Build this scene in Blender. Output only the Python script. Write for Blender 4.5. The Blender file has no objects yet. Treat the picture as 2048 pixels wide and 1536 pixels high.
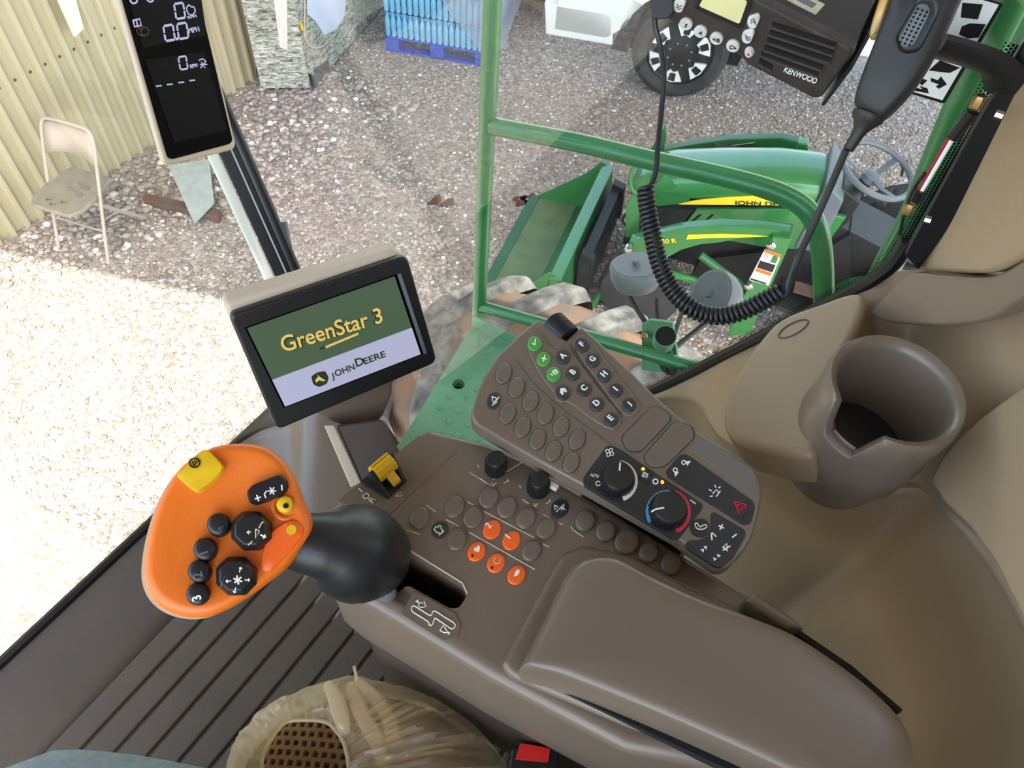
import bpy, bmesh, math, random
import numpy as np
from mathutils import Vector as V, noise
random.seed(7); np.random.seed(7)
scene = bpy.context.scene
COL = scene.collection

# ------------------------------------------------------------------ camera
F = 1450.0; TH = math.radians(53.6); RO = math.radians(-6.4); HD = math.radians(62)
C = V((0, 0, 3.5))
FW = V((math.sin(HD)*math.cos(TH), math.cos(HD)*math.cos(TH), -math.sin(TH)))
_r = V((math.cos(HD), -math.sin(HD), 0)); _u = _r.cross(FW)
RT = _r*math.cos(RO) - _u*math.sin(RO)
UP = _r*math.sin(RO) + _u*math.cos(RO)
cd = bpy.data.cameras.new('camera'); cam = bpy.data.objects.new('camera', cd); COL.objects.link(cam)
cd.sensor_width = 36; cd.lens = F/2048*36; cd.clip_start = 0.02; cd.clip_end = 200
from mathutils import Matrix
m3 = Matrix((RT, UP, -FW)).transposed()
cam.matrix_world = Matrix.Translation(C) @ m3.to_4x4()
scene.camera = cam

# ------------------------------------------------------------------ sky, sun, exposure
w = bpy.data.worlds.new('sky'); scene.world = w; w.use_nodes = True
nt = w.node_tree; bg = nt.nodes['Background']
sk = nt.nodes.new('ShaderNodeTexSky'); sk.sky_type = 'NISHITA'; sk.sun_disc = False
sk.sun_elevation = math.radians(62); sk.sun_rotation = math.radians(210); sk.altitude = 200; sk.dust_density = 2.0
tint = nt.nodes.new('ShaderNodeMix'); tint.data_type = 'RGBA'; tint.blend_type = 'MULTIPLY'; tint.inputs[0].default_value = 1; tint.inputs[7].default_value = (1.08, 1.0, .88, 1)
nt.links.new(sk.outputs[0], tint.inputs[6]); nt.links.new(tint.outputs[2], bg.inputs[0]); bg.inputs[1].default_value = 0.62
SUNV = V((-0.25, -0.2, 1.0)).normalized()
sl = bpy.data.lights.new('sun', 'SUN'); sl.energy = 5.2; sl.angle = math.radians(0.6); sl.color = (1, .97, .93)
so = bpy.data.objects.new('sun', sl); COL.objects.link(so); so.location = (-3, -3, 12)
so.rotation_euler = SUNV.to_track_quat('Z', 'Y').to_euler()
scene.view_settings.view_transform = 'Standard'; scene.view_settings.look = 'None'
scene.view_settings.exposure = 1.05; scene.view_settings.gamma = 1; scene.view_settings.use_curve_mapping = False

# ------------------------------------------------------------------ pixel -> direction helpers
def ray(x, y): return FW*F + RT*(x-1024) - UP*(y-768)
def zp(x, y, d):                       # on the horizontal plane d metres below the lens
    q = ray(x, y); return C + q*(-d/q.z)
def gp(x, y, z=0): return zp(x, y, C.z-z)
def xp(x, y, X): q = ray(x, y); return C + q*(X/q.x)
def yp(x, y, Y): q = ray(x, y); return C + q*(Y/q.y)
def dp(x, y, t): return C + ray(x, y).normalized()*t
class Pl:
    def __init__(s, p, n): s.p = V(p); s.n = V(n).normalized()
    def at(s, x, y, h=0):
        q = ray(x, y); return C + q*(((s.p-C).dot(s.n))/q.dot(s.n)) + s.n*h
def pl3(a, b, c):
    A, B, D = dp(*a), dp(*b), dp(*c); n = (B-A).cross(D-A).normalized()
    if n.dot(C-A) < 0: n = -n
    return Pl(A, n)
def para(ps, dc):                      # the rectangle whose four corners lie on four view directions
    d = [np.array(ray(*p))/F for p in ps]
    t = np.linalg.solve(np.array([d[0], -d[1], d[2]]).T, d[3]); t = list(t)+[1.0]
    P = [V(d[i])*float(t[i]) for i in range(4)]; c = (P[0]+P[1]+P[2]+P[3])/4; k = dc/c.length
    P = [C+p*k for p in P]; n = (P[1]-P[0]).cross(P[3]-P[0]).normalized()
    if n.dot(C-P[0]) < 0: n = -n
    return P, Pl(P[0], n)
def Zpl(d): return Pl((0, 0, C.z-d), (0, 0, 1))

# ------------------------------------------------------------------ materials
def lin(c): return tuple(((v/255)/12.92 if v/255 <= .04045 else ((v/255+.055)/1.055)**2.4) for v in c)
MATS = {}
def M(name, col, rough=.5, metal=0, var=0, vs=8, bump=0, bs=200, emit=0, coat=0, col2=None, spec=.5, dark=0):
    m = bpy.data.materials.new(name); m.use_nodes = True; t = m.node_tree; b = t.nodes['Principled BSDF']
    c = lin(col); b.inputs['Base Color'].default_value = (*c, 1); b.inputs['Roughness'].default_value = rough
    b.inputs['Metallic'].default_value = metal; b.inputs['Coat Weight'].default_value = coat
    b.inputs['Specular IOR Level'].default_value = spec
    tc = t.nodes.new('ShaderNodeTexCoord')
    if var or col2:
        n = t.nodes.new('ShaderNodeTexNoise'); n.inputs['Scale'].default_value = vs; n.inputs['Detail'].default_value = 5
        t.links.new(tc.outputs['Object'], n.inputs['Vector'])
        r = t.nodes.new('ShaderNodeValToRGB'); r.color_ramp.elements[0].position = .35; r.color_ramp.elements[1].position = .68
        c2 = lin(col2) if col2 else tuple(min(1, v*(1+var)) for v in c)
        c1 = c if col2 else tuple(v*(1-var) for v in c)
        r.color_ramp.elements[0].color = (*c1, 1); r.color_ramp.elements[1].color = (*c2, 1)
        t.links.new(n.outputs[0], r.inputs[0]); t.links.new(r.outputs[0], b.inputs['Base Color'])
    if bump:
        n2 = t.nodes.new('ShaderNodeTexNoise'); n2.inputs['Scale'].default_value = bs; n2.inputs['Detail'].default_value = 2
        t.links.new(tc.outputs['Object'], n2.inputs['Vector'])
        bp = t.nodes.new('ShaderNodeBump'); bp.inputs['Strength'].default_value = bump; bp.inputs['Distance'].default_value = .002
        t.links.new(n2.outputs[0], bp.inputs['Height']); t.links.new(bp.outputs[0], b.inputs['Normal'])
    if emit:
        if dark: b.inputs['Base Color'].default_value = (c[0]*.15, c[1]*.15, c[2]*.15, 1)
        b.inputs['Emission Color'].default_value = (*c, 1); b.inputs['Emission Strength'].default_value = emit
    MATS[name] = m; return m
def glassy(name, tint, gloss=.06, rough=0.0, body=0, bcol=(255, 255, 255)):
    m = bpy.data.materials.new(name); m.use_nodes = True; t = m.node_tree; t.nodes.clear()
    o = t.nodes.new('ShaderNodeOutputMaterial'); tr = t.nodes.new('ShaderNodeBsdfTransparent'); tr.inputs[0].default_value = (*tint, 1)
    gl = t.nodes.new('ShaderNodeBsdfGlossy'); gl.inputs['Roughness'].default_value = rough
    mx = t.nodes.new('ShaderNodeMixShader'); mx.inputs[0].default_value = gloss
    t.links.new(tr.outputs[0], mx.inputs[1]); t.links.new(gl.outputs[0], mx.inputs[2]); out = mx
    if body:
        df = t.nodes.new('ShaderNodeBsdfDiffuse'); df.inputs[0].default_value = (*lin(bcol), 1)
        tl = t.nodes.new('ShaderNodeBsdfTranslucent'); tl.inputs[0].default_value = (*lin(bcol), 1)
        ma = t.nodes.new('ShaderNodeMixShader'); ma.inputs[0].default_value = .5
        t.links.new(df.outputs[0], ma.inputs[1]); t.links.new(tl.outputs[0], ma.inputs[2])
        mb = t.nodes.new('ShaderNodeMixShader'); mb.inputs[0].default_value = body
        t.links.new(mx.outputs[0], mb.inputs[1]); t.links.new(ma.outputs[0], mb.inputs[2]); out = mb
    t.links.new(out.outputs[0], o.inputs[0]); MATS[name] = m; return m

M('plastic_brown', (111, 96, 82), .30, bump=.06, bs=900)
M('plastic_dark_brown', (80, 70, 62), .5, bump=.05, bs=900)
M('plastic_side', (150, 128, 101), .45, bump=.06, bs=700)
M('plastic_button', (106, 92, 79), .36)
M('plastic_beige', (190, 172, 150), .5, bump=.05, bs=600)
M('plastic_black', (22, 23, 26), .38, bump=.03, bs=600)
M('blank_grey', (104, 97, 88), .5)
M('panel_black', (34, 35, 38), .45)
M('rubber_black', (24, 25, 27), .42, bump=.05, bs=400)
M('hole_black', (6, 5, 5), .9)
M('trim_black', (16, 16, 18), .35)
M('trim_grey', (150, 150, 150), .3)
M('trim_cream', (226, 218, 205), .35)
M('orange_plastic', (230, 114, 24), .42, bump=.05, bs=700)
M('orange_button', (240, 100, 30), .4)
M('yellow_plastic', (225, 180, 20), .4, var=.1, vs=60)
M('green_button', (70, 150, 60), .45)
M('key_dark', (52, 48, 46), .45)
M('print_white', (235, 235, 228), .5)
M('print_cream', (225, 220, 195), .5)
M('print_red', (205, 45, 60), .5)
M('print_blue', (90, 150, 185), .5)
M('led_orange', (255, 110, 20), .5, emit=6)
M('screen_black', (3, 3, 4), .35, spec=.03)
M('screen_panel', (13, 13, 15), .4, spec=.05)
M('segment_lit', (188, 190, 225), .4, emit=.38, dark=1)
M('segment_red', (110, 40, 32), .4, emit=.10, dark=1)
M('screen_green', (76, 96, 74), .3, emit=.42, dark=1, spec=.25)
M('screen_lilac', (182, 184, 212), .3, emit=.40, dark=1, spec=.25)
M('screen_yellow', (232, 200, 110), .3, emit=.40, dark=1, spec=.25)
M('screen_dkgreen', (46, 66, 46), .3, emit=.30, dark=1, spec=.25)
M('lcd_yellow', (206, 202, 150), .35, emit=.10, var=.05, vs=40)
M('key_white', (205, 205, 200), .5, var=.12, vs=120)
M('label_tan', (190, 178, 150), .6, var=.1, vs=200)
M('radio_black', (28, 28, 29), .5, bump=.05, bs=500)
M('radio_dust', (54, 46, 42), .6, var=.25, vs=60)
M('brass', (170, 142, 96), .45, metal=1)
M('chrome', (200, 202, 205), .2, metal=1)
M('red_plastic', (215, 35, 30), .4)
M('red_hose', (150, 28, 40), .4)
M('white_paint', (232, 230, 226), .45)
M('sticker_white', (225, 226, 224), .5)
M('sticker_orange', (222, 110, 40), .5)
M('mat_rubber', (72, 61, 48), .55, var=.08, vs=12, bump=.1, bs=300)
M('mat_rib', (77, 65, 51), .5, var=.06, vs=15, bump=.1, bs=300)
M('denim', (118, 134, 142), .9, col2=(136, 150, 156), vs=120, bump=.25, bs=900)
M('cushion', (128, 96, 66), .9, var=.1, vs=60)
M('pit_dark', (58, 38, 28), .95)
M('seat_black', (24, 22, 22), .8)
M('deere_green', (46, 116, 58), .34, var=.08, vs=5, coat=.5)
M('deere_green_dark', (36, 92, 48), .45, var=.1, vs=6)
M('deck_green', (100, 150, 112), .55, var=.14, vs=9)
M('rail_green', (46, 120, 66), .32, var=.06, vs=8, coat=.3)
M('deere_yellow', (250, 215, 40), .45)
M('bucket_inside', (104, 122, 88), .75, col2=(84, 112, 74), vs=7)
M('machine_black', (30, 32, 34), .55, var=.2, vs=9)
M('machine_grey', (96, 102, 108), .5, var=.1, vs=9)
M('tyre', (60, 58, 55), .85, col2=(118, 115, 110), vs=16, bump=.3, bs=60)
M('tyre_dirt', (122, 92, 70), .95, col2=(86, 80, 74), vs=7, bump=.3, bs=80)
M('tyre_dark', (52, 52, 52), .8, var=.15, vs=10)
M('dusty_lamp', (96, 100, 104), .6, col2=(132, 136, 140), vs=14)
M('wall_tan', (178, 166, 136), .6, var=.05, vs=2)
M('wall_rib', (222, 204, 150), .5, var=.05, vs=2)
M('board_pale', (220, 205, 190), .7, var=.08, vs=10)
M('timber', (96, 76, 66), .9, var=.25, vs=9)
M('pale_sheet', (168, 176, 170), .6, var=.1, vs=14)
M('chair_metal', (176, 160, 146), .45, var=.05, vs=9)
M('chair_seat', (140, 132, 118), .5, var=.1, vs=16)
M('camo', (70, 76, 70), .8, col2=(206, 202, 184), vs=15)
M('camo_shade', (70, 82, 86), .7)
M('lilac_sheet', (206, 208, 222), .6, var=.05, vs=6)
M('cord_tan', (200, 170, 150), .6)
M('pallet_blue', (36, 72, 170), .6, var=.1, vs=9)
M('bottle_blue', (120, 176, 206), .2, var=.1, vs=24)
M('film_blue', (70, 150, 200), .3, col2=(160, 196, 214), vs=18)
M('cap_white', (225, 230, 235), .4)
M('box_maroon', (88, 54, 52), .8, var=.15, vs=6)
M('wood', (146, 118, 96), .8, var=.18, vs=10)
M('truck_white', (224, 222, 216), .35, coat=.3)
M('leaf_brown', (96, 58, 46), .9, var=.3, vs=30)
M('headliner', (160, 150, 136), .9)
M('roof_steel', (196, 196, 192), .6)
glassy('glass', (.93, .955, .945), .035)
glassy('film_clear', (.9, .92, .95), .12, .25, .34, (226, 230, 240))
glassy('bag_plastic', (.97, .93, .84), .07, .22, .42, (246, 230, 194))
# camouflage: stretched streaks
_c = MATS['camo'].node_tree; _n = [n for n in _c.nodes if n.type == 'TEX_NOISE'][0]
_mp = _c.nodes.new('ShaderNodeMapping'); _mp.inputs['Scale'].default_value = (1, 1, 4.5)
_tc = [n for n in _c.nodes if n.type == 'TEX_COORD'][0]
_c.links.new(_tc.outputs['Object'], _mp.inputs['Vector']); _c.links.new(_mp.outputs[0], _n.inputs['Vector']); _n.inputs['Distortion'].default_value = 1.2
# gravel ground and loose stones
def gravel():
    m = bpy.data.materials.new('gravel'); m.use_nodes = True; t = m.node_tree; b = t.nodes['Principled BSDF']; L = t.links.new
    b.inputs['Roughness'].default_value = .95; tc = t.nodes.new('ShaderNodeTexCoord')
    vo = t.nodes.new('ShaderNodeTexVoronoi'); vo.inputs['Scale'].default_value = 42; L(tc.outputs['Object'], vo.inputs['Vector'])
    sp = t.nodes.new('ShaderNodeSeparateColor'); L(vo.outputs['Color'], sp.inputs[0])
    r = t.nodes.new('ShaderNodeValToRGB'); L(sp.outputs[0], r.inputs[0]); e = r.color_ramp.elements
    e[0].color = (*lin((124, 110, 98)), 1); e[1].color = (*lin((206, 196, 184)), 1); e.new(.55).color = (*lin((160, 146, 132)), 1); e.new(.85).color = (*lin((178, 166, 153)), 1)
    n = t.nodes.new('ShaderNodeTexNoise'); n.inputs['Scale'].default_value = 1.3; n.inputs['Detail'].default_value = 6; L(tc.outputs['Object'], n.inputs['Vector'])
    r2 = t.nodes.new('ShaderNodeValToRGB'); L(n.outputs[0], r2.inputs[0]); r2.color_ramp.elements[0].position = .42; r2.color_ramp.elements[1].position = .62
    d = t.nodes.new('ShaderNodeMix'); d.data_type = 'RGBA'; L(r2.outputs[0], d.inputs[0]); L(r.outputs[0], d.inputs[6]); d.inputs[7].default_value = (*lin((158, 144, 133)), 1)
    mm = t.nodes.new('ShaderNodeMix'); mm.data_type = 'RGBA'; mm.inputs[0].default_value = .55; L(r.outputs[0], mm.inputs[6]); L(d.outputs[2], mm.inputs[7])
    L(mm.outputs[2], b.inputs['Base Color'])
    bp = t.nodes.new('ShaderNodeBump'); bp.inputs['Strength'].default_value = .9; bp.inputs['Distance'].default_value = .01; bp.invert = True
    L(vo.outputs['Distance'], bp.inputs['Height']); L(bp.outputs[0], b.inputs['Normal']); MATS['gravel'] = m
    m = bpy.data.materials.new('stones'); m.use_nodes = True; t = m.node_tree; b = t.nodes['Principled BSDF']; L = t.links.new
    b.inputs['Roughness'].default_value = .9; g = t.nodes.new('ShaderNodeNewGeometry'); r = t.nodes.new('ShaderNodeValToRGB')
    L(g.outputs['Random Per Island'], r.inputs[0]); e = r.color_ramp.elements
    e[0].color = (*lin((126, 113, 104)), 1); e[1].color = (*lin((232, 226, 218)), 1); e.new(.5).color = (*lin((158, 145, 135)), 1); e.new(.86).color = (*lin((182, 171, 161)), 1)
    L(r.outputs[0], b.inputs['Base Color']); MATS['stones'] = m
gravel()

# ------------------------------------------------------------------ mesh helpers
ORG = {}
def mk(name, data, mat, parent=None, smooth=35, bevel=0, seg=2, sub=0, solid=0, kind=None, recalc=True):
    vs, fs = data; vs = [V(v) for v in vs]
    if parent is not None: o0 = ORG[parent.name]
    else:
        xs = [v.x for v in vs]; ys = [v.y for v in vs]; zs = [v.z for v in vs]
        o0 = V(((min(xs)+max(xs))/2, (min(ys)+max(ys))/2, min(zs)))
    me = bpy.data.meshes.new(name); me.from_pydata([v-o0 for v in vs], [], fs)
    if recalc:
        bm = bmesh.new(); bm.from_mesh(me); bmesh.ops.recalc_face_normals(bm, faces=bm.faces); bm.to_mesh(me); bm.free()
    me.materials.append(MATS[mat]); o = bpy.data.objects.new(name, me); COL.objects.link(o)
    if smooth:
        for p in me.polygons: p.use_smooth = True
        me.set_sharp_from_angle(angle=math.radians(smooth))
    if parent is not None: o.parent = parent
    else: o.location = o0
    if solid: s = o.modifiers.new('solid', 'SOLIDIFY'); s.thickness = solid; s.offset = 0
    if bevel:
        b = o.modifiers.new('bevel', 'BEVEL'); b.width = bevel; b.segments = seg; b.limit_method = 'ANGLE'; b.angle_limit = math.radians(38); b.harden_normals = False
        me.set_sharp_from_angle(angle=math.radians(180))
        wn = o.modifiers.new('wn', 'WEIGHTED_NORMAL'); wn.keep_sharp = False
    if sub: s = o.modifiers.new('sub', 'SUBSURF'); s.levels = sub; s.render_levels = sub
    ORG[o.name] = o0
    if kind: o['kind'] = kind
    return o
def tag(o, label, cat, group=None):
    o['label'] = label; o['category'] = cat
    if group: o['group'] = group
    return o
def thing(name, label, cat, loc, group=None):
    o = bpy.data.objects.new(name, None); COL.objects.link(o); o.location = loc; o.empty_display_size = .02
    ORG[o.name] = V(loc); return tag(o, label, cat, group)
def struct(o): o['kind'] = 'structure'; return o
def sempty(name, loc):
    o = bpy.data.objects.new(name, None); COL.objects.link(o); o.location = loc; ORG[o.name] = V(loc); o.empty_display_size = .02; return struct(o)
def inst(o, parent, delta, name=None):           # another copy of a part sharing its mesh
    c = o.copy(); COL.objects.link(c); c.parent = parent
    c.location = V(o.location) + V(delta); ORG[c.name] = ORG[parent.name]; return c
def prism(pts, vec):
    n = len(pts); pts = [V(p) for p in pts]; vec = V(vec)
    return (pts + [p+vec for p in pts], [tuple(range(n)), tuple(range(2*n-1, n-1, -1))] + [(i, (i+1) % n, n+(i+1) % n, n+i) for i in range(n)])
def box(c, ex, ey, ez):                          # centre and three half axes
    c = V(c); ex, ey, ez = V(ex), V(ey), V(ez)
    v = [c+ex*a+ey*b+ez*d for d in (-1, 1) for b in (-1, 1) for a in (-1, 1)]
    return (v, [(0, 2, 3, 1), (4, 5, 7, 6), (0, 1, 5, 4), (2, 6, 7, 3), (0, 4, 6, 2), (1, 3, 7, 5)])
def abox(x0, x1, y0, y1, z0, z1): return box(((x0+x1)/2, (y0+y1)/2, (z0+z1)/2), ((x1-x0)/2, 0, 0), (0, (y1-y0)/2, 0), (0, 0, (z1-z0)/2))
def join(*ds):
    vs, fs = [], []
    for v, f in ds:
        k = len(vs); vs += list(v); fs += [tuple(i+k for i in q) for q in f]
    return (vs, fs)
def cat(pts, k=6, closed=False):                 # Catmull-Rom
    pts = [V(p) for p in pts]; n = len(pts); out = []
    for i in range(n if closed else n-1):
        if closed: a, b, c, d = pts[i-1], pts[i], pts[(i+1) % n], pts[(i+2) % n]
        else: a, b, c, d = pts[max(i-1, 0)], pts[i], pts[i+1], pts[min(i+2, n-1)]
        for j in range(k):
            t = j/k; out.append(.5*((2*b)+(c-a)*t+(2*a-5*b+4*c-d)*t*t+(3*b-a-3*c+d)*t**3))
    if not closed: out.append(pts[-1])
    return out
def cat2(pts, k=6, closed=True): return [(p.x, p.y) for p in cat([(a, b, 0) for a, b in pts], k, closed)]
def rnd2(pts, r, k=5):                           # round the corners of a pixel polygon
    out = []; n = len(pts)
    for i in range(n):
        a, b, c = V((*pts[i-1], 0)), V((*pts[i], 0)), V((*pts[(i+1) % n], 0))
        rr = min(r, (a-b).length*.45, (c-b).length*.45); p = b+(a-b).normalized()*rr; q = b+(c-b).normalized()*rr
        for j in range(k+1):
            t = j/k; s = p*(1-t)**2+b*2*t*(1-t)+q*t*t; out.append((s.x, s.y))
    return out
def ell(cx, cy, a, b, ang=0, n=20):
    ca, sa = math.cos(math.radians(ang)), math.sin(math.radians(ang))
    return [(cx+a*math.cos(t)*ca-b*math.sin(t)*sa, cy+a*math.cos(t)*sa+b*math.sin(t)*ca) for t in [2*math.pi*i/n for i in range(n)]]
def tube(path, r, n=8, closed=False, cap=True, flat=1.0, up=None):
    path = [V(p) for p in path]; N = len(path); rs = r if isinstance(r, (list, tuple)) else [r]*N
    tg = []
    for i in range(N):
        a = path[i-1] if (i or closed) else path[i]; b = path[(i+1) % N] if (i < N-1 or closed) else path[i]
        tg.append((b-a).normalized())
    u = (V(up) if up else (V((0, 0, 1)) if abs(tg[0].z) < .9 else V((1, 0, 0)))); vs, fs = [], []
    for i in range(N):
        u = (u-tg[i]*u.dot(tg[i])).normalized(); v = tg[i].cross(u)
        for j in range(n):
            t = 2*math.pi*j/n; vs.append(path[i]+(u*math.cos(t)*flat+v*math.sin(t))*rs[i])
    for i in range(N if closed else N-1):
        for j in range(n):
            a = i*n+j; b = i*n+(j+1) % n; c = ((i+1) % N)*n+(j+1) % n; d = ((i+1) % N)*n+j; fs.append((a, b, c, d))
    if cap and not closed: fs += [tuple(range(n-1, -1, -1)), tuple((N-1)*n+j for j in range(n))]
    return (vs, fs)
def frame(axis):
    a = V(axis).normalized(); u = a.cross(V((0, 0, 1)) if abs(a.z) < .9 else V((1, 0, 0))).normalized(); return a, u, a.cross(u)
def lathe(o, axis, prof, n=24):
    a, u, v = frame(axis); o = V(o); vs, fs = [], []
    for r, h in prof:
        for j in range(n):
            t = 2*math.pi*j/n; vs.append(o+a*h+(u*math.cos(t)+v*math.sin(t))*r)
    for i in range(len(prof)-1):
        for j in range(n): fs.append((i*n+j, i*n+(j+1) % n, (i+1)*n+(j+1) % n, (i+1)*n+j))
    fs += [tuple(range(n-1, -1, -1)), tuple((len(prof)-1)*n+j for j in range(n))]
    return (vs, fs)
def dome(outl, n, prof):                         # outline ring repeated at (scale, height)
    outl = [V(p) for p in outl]; k = len(outl); c = sum(outl, V())/k; n = V(n); vs, fs = [], []
    for s, h in prof: vs += [c+(p-c)*s+n*h for p in outl]
    for i in range(len(prof)-1):
        for j in range(k): fs.append((i*k+j, i*k+(j+1) % k, (i+1)*k+(j+1) % k, (i+1)*k+j))
    fs += [tuple(range(k-1, -1, -1)), tuple((len(prof)-1)*k+j for j in range(k))]
    return (vs, fs)
def grid(rows, closed=False):
    R, K = len(rows), len(rows[0]); vs = [p for r in rows for p in r]; fs = []
    for i in range(R-1):
        for j in range(K if closed else K-1): fs.append((i*K+j, i*K+(j+1) % K, (i+1)*K+(j+1) % K, (i+1)*K+j))
    return (vs, fs)
def on(pl, pts, h=0): return [pl.at(x, y, h) for x, y in pts]
def plate(name, pl, pts, t, mat, parent, h=0, **kw):       # flat piece of thickness t standing h proud of a plane
    return mk(name, prism(on(pl, pts, h), -pl.n*t), mat, parent, **kw)
def btn(name, pl, cx, cy, a, b, ang, h, mat, parent, n=20, base=0):
    return mk(name, dome(on(pl, ell(cx, cy, a, b, ang, n), base-.001), pl.n, [(1, 0), (1, .001+h*.55), (.93, .001+h*.86), (.78, .001+h), (.3, .001+h*.93)]), mat, parent, smooth=60)
def lines(name, pl, polys, rad, mat, parent, h=.0006, closed=False):
    return mk(name, join(*[tube(on(pl, p, h), rad, 5, closed=closed and len(p) > 2) for p in polys]), mat, parent, smooth=60)
TXT = {}
def text(s, name, p0, p1, n, mat, parent, hh=None, ext=.0004, lift=.0004, bold=0):
    if (s, bold) not in TXT:
        cu = bpy.data.curves.new('t', 'FONT'); cu.body = s; cu.extrude = .02; cu.offset = bold; ob = bpy.data.objects.new('t', cu); COL.objects.link(ob)
        dg = bpy.context.evaluated_depsgraph_get(); me = bpy.data.meshes.new_from_object(ob.evaluated_get(dg))
        TXT[(s, bold)] = ([v.co.copy() for v in me.vertices], [tuple(p.vertices) for p in me.polygons])
        bpy.data.objects.remove(ob); bpy.data.curves.remove(cu); bpy.data.meshes.remove(me)
    vs, fs = TXT[(s, bold)]; x0 = min(v.x for v in vs); x1 = max(v.x for v in vs); y0 = min(v.y for v in vs); y1 = max(v.y for v in vs)
    p0, p1, n = V(p0), V(p1), V(n).normalized(); ex = (p1-p0); ey = n.cross(ex).normalized(); k = ex.length/(x1-x0)
    ky = (hh/(y1-y0)) if hh else k
    if hh and len(s) == 1:
        w_ = (x1-x0)*ky; m_ = (p0+p1)/2; ex = ex.normalized()*w_; p0 = m_-ex/2
    out = [p0+ex*((v.x-x0)/(x1-x0))+ey*((v.y-max(y0, 0) if y0 > -.05 else v.y)*ky)+n*(lift+v.z/.02*ext) for v in vs]
    return mk(name, (out, fs), mat, parent, smooth=0, recalc=False)
def ptext(s, name, pl, a, b, mat, parent, h=0, **kw): return text(s, name, pl.at(*a, h), pl.at(*b, h), pl.n, mat, parent, **kw)
def cut(o, data):                                # carve a hole and keep only the result
    c = mk('cutter', data, 'hole_black', o if False else None, smooth=0)
    md = o.modifiers.new('cut', 'BOOLEAN'); md.object = c; md.solver = 'EXACT'
    bpy.context.view_layer.update(); dg = bpy.context.evaluated_depsgraph_get()
    me = bpy.data.meshes.new_from_object(o.evaluated_get(dg)); o.modifiers.clear(); o.data = me
    bpy.data.objects.remove(c)

# ================================================================== SETTING OUTSIDE
gnd = struct(mk('floor', ([V((-9, -9, 0)), V((16, -9, 0)), V((16, 14, 0)), V((-9, 14, 0))], [(0, 1, 2, 3)]), 'gravel', smooth=0))
def stones(name, n, xr, yr, smin, smax, keep=lambda x, y: True):
    t = (1+5**.5)/2
    ico = np.array([(-1, t, 0), (1, t, 0), (-1, -t, 0), (1, -t, 0), (0, -1, t), (0, 1, t), (0, -1, -t), (0, 1, -t), (t, 0, -1), (t, 0, 1), (-t, 0, -1), (-t, 0, 1)])/1.9
    fc = np.array([(0, 11, 5), (0, 5, 1), (0, 1, 7), (0, 7, 10), (0, 10, 11), (1, 5, 9), (5, 11, 4), (11, 10, 2), (10, 7, 6), (7, 1, 8), (3, 9, 4), (3, 4, 2), (3, 2, 6), (3, 6, 8), (3, 8, 9), (4, 9, 5), (2, 4, 11), (6, 2, 10), (8, 6, 7), (9, 8, 1)])
    P = np.random.rand(n*2, 2)*[xr[1]-xr[0], yr[1]-yr[0]]+[xr[0], yr[0]]
    P = np.array([p for p in P if keep(*p)][:n]); n = len(P)
    s = smin+(smax-smin)*np.random.rand(n)**1.7
    a = np.random.rand(n)*6.28; sc = np.stack([s*(.7+.6*np.random.rand(n)), s*(.7+.6*np.random.rand(n)), s*(.4+.3*np.random.rand(n))], 1)
    vv = ico[None]*(1+.35*(np.random.rand(n, 12, 1)-.5))*sc[:, None]
    x = vv[..., 0]*np.cos(a)[:, None]-vv[..., 1]*np.sin(a)[:, None]; y = vv[..., 0]*np.sin(a)[:, None]+vv[..., 1]*np.cos(a)[:, None]
    vv = np.stack([x+P[:, :1], y+P[:, 1:], vv[..., 2]+s[:, None]*.15], -1).reshape(-1, 3)
    ff = (fc[None]+(np.arange(n)*12)[:, None, None]).reshape(-1, 3)
    me = bpy.data.meshes.new(name); me.vertices.add(len(vv)); me.vertices.foreach_set('co', vv.astype(np.float32).ravel())
    me.loops.add(ff.size); me.loops.foreach_set('vertex_index', ff.astype(np.int32).ravel())
    me.polygons.add(len(ff)); me.polygons.foreach_set('loop_start', np.arange(0, ff.size, 3, dtype=np.int32)); me.update()
    me.materials.append(MATS['stones']); o = bpy.data.objects.new(name, me); COL.objects.link(o); o['kind'] = 'stuff'; return o
clear = lambda x, y: x > 3.74 or y < 4.36+(x+2.6)*.0535-.05
tag(stones('gravel_stones', 52000, (.2, 7.2), (-.6, 5.2), .005, .0165, clear), 'loose pale crushed gravel covering the yard', 'gravel')
tag(stones('gravel_stones', 2600, (.6, 4.2), (3.2, 4.55), .012, .034, lambda x, y: clear(x, y) and y > 4.75-.55*x+.9*max(0, x-1.6)*.4 and y > 3.3), 'coarse gravel heaped along the corrugated wall', 'gravel')

# corrugated wall made of panels with ribs
wa, wb = V((-2.6, 4.36, 0)), V((3.76, 4.70, 0)); wd = (wb-wa).normalized(); wn = V((wd.y, -wd.x, 0))
wall = sempty('wall_front', wa); WH = 3.6; pitch = .108; per = 6; npan = int((wb-wa).length/(pitch*per))
def panel_mesh(o):
    P = []
    for k in range(per):
        b = k*pitch
        for u, dz in ((0, 0), (.060, 0), (.069, .034), (.091, .034), (.102, 0)): P.append(o+wd*(b+u)+wn*dz)
    P.append(o+wd*(per*pitch)); return grid([P, [p+V((0, 0, WH)) for p in P]])
p0 = mk('panel', panel_mesh(wa), 'wall_tan', wall, smooth=0, solid=.001)
for k in range(1, npan+1): inst(p0, wall, wd*(pitch*per*k))
sc0 = mk('screw', lathe(wa+wd*.035+wn*-.002+V((0, 0, .86)), wn, [(.011, 0), (.011, .003), (.006, .007)], 8), 'timber', wall)
for k in range(30, 58): inst(sc0, wall, wd*(pitch*k))
bd = [yp(x, y, 4.52) for x, y in ((96, -40), (137, -40), (163, 55), (146, 72))]
tag(mk('wall_board', prism(bd, wn*.02), 'board_pale', smooth=0), 'short pale board hanging on the corrugated wall', 'board')

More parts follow.
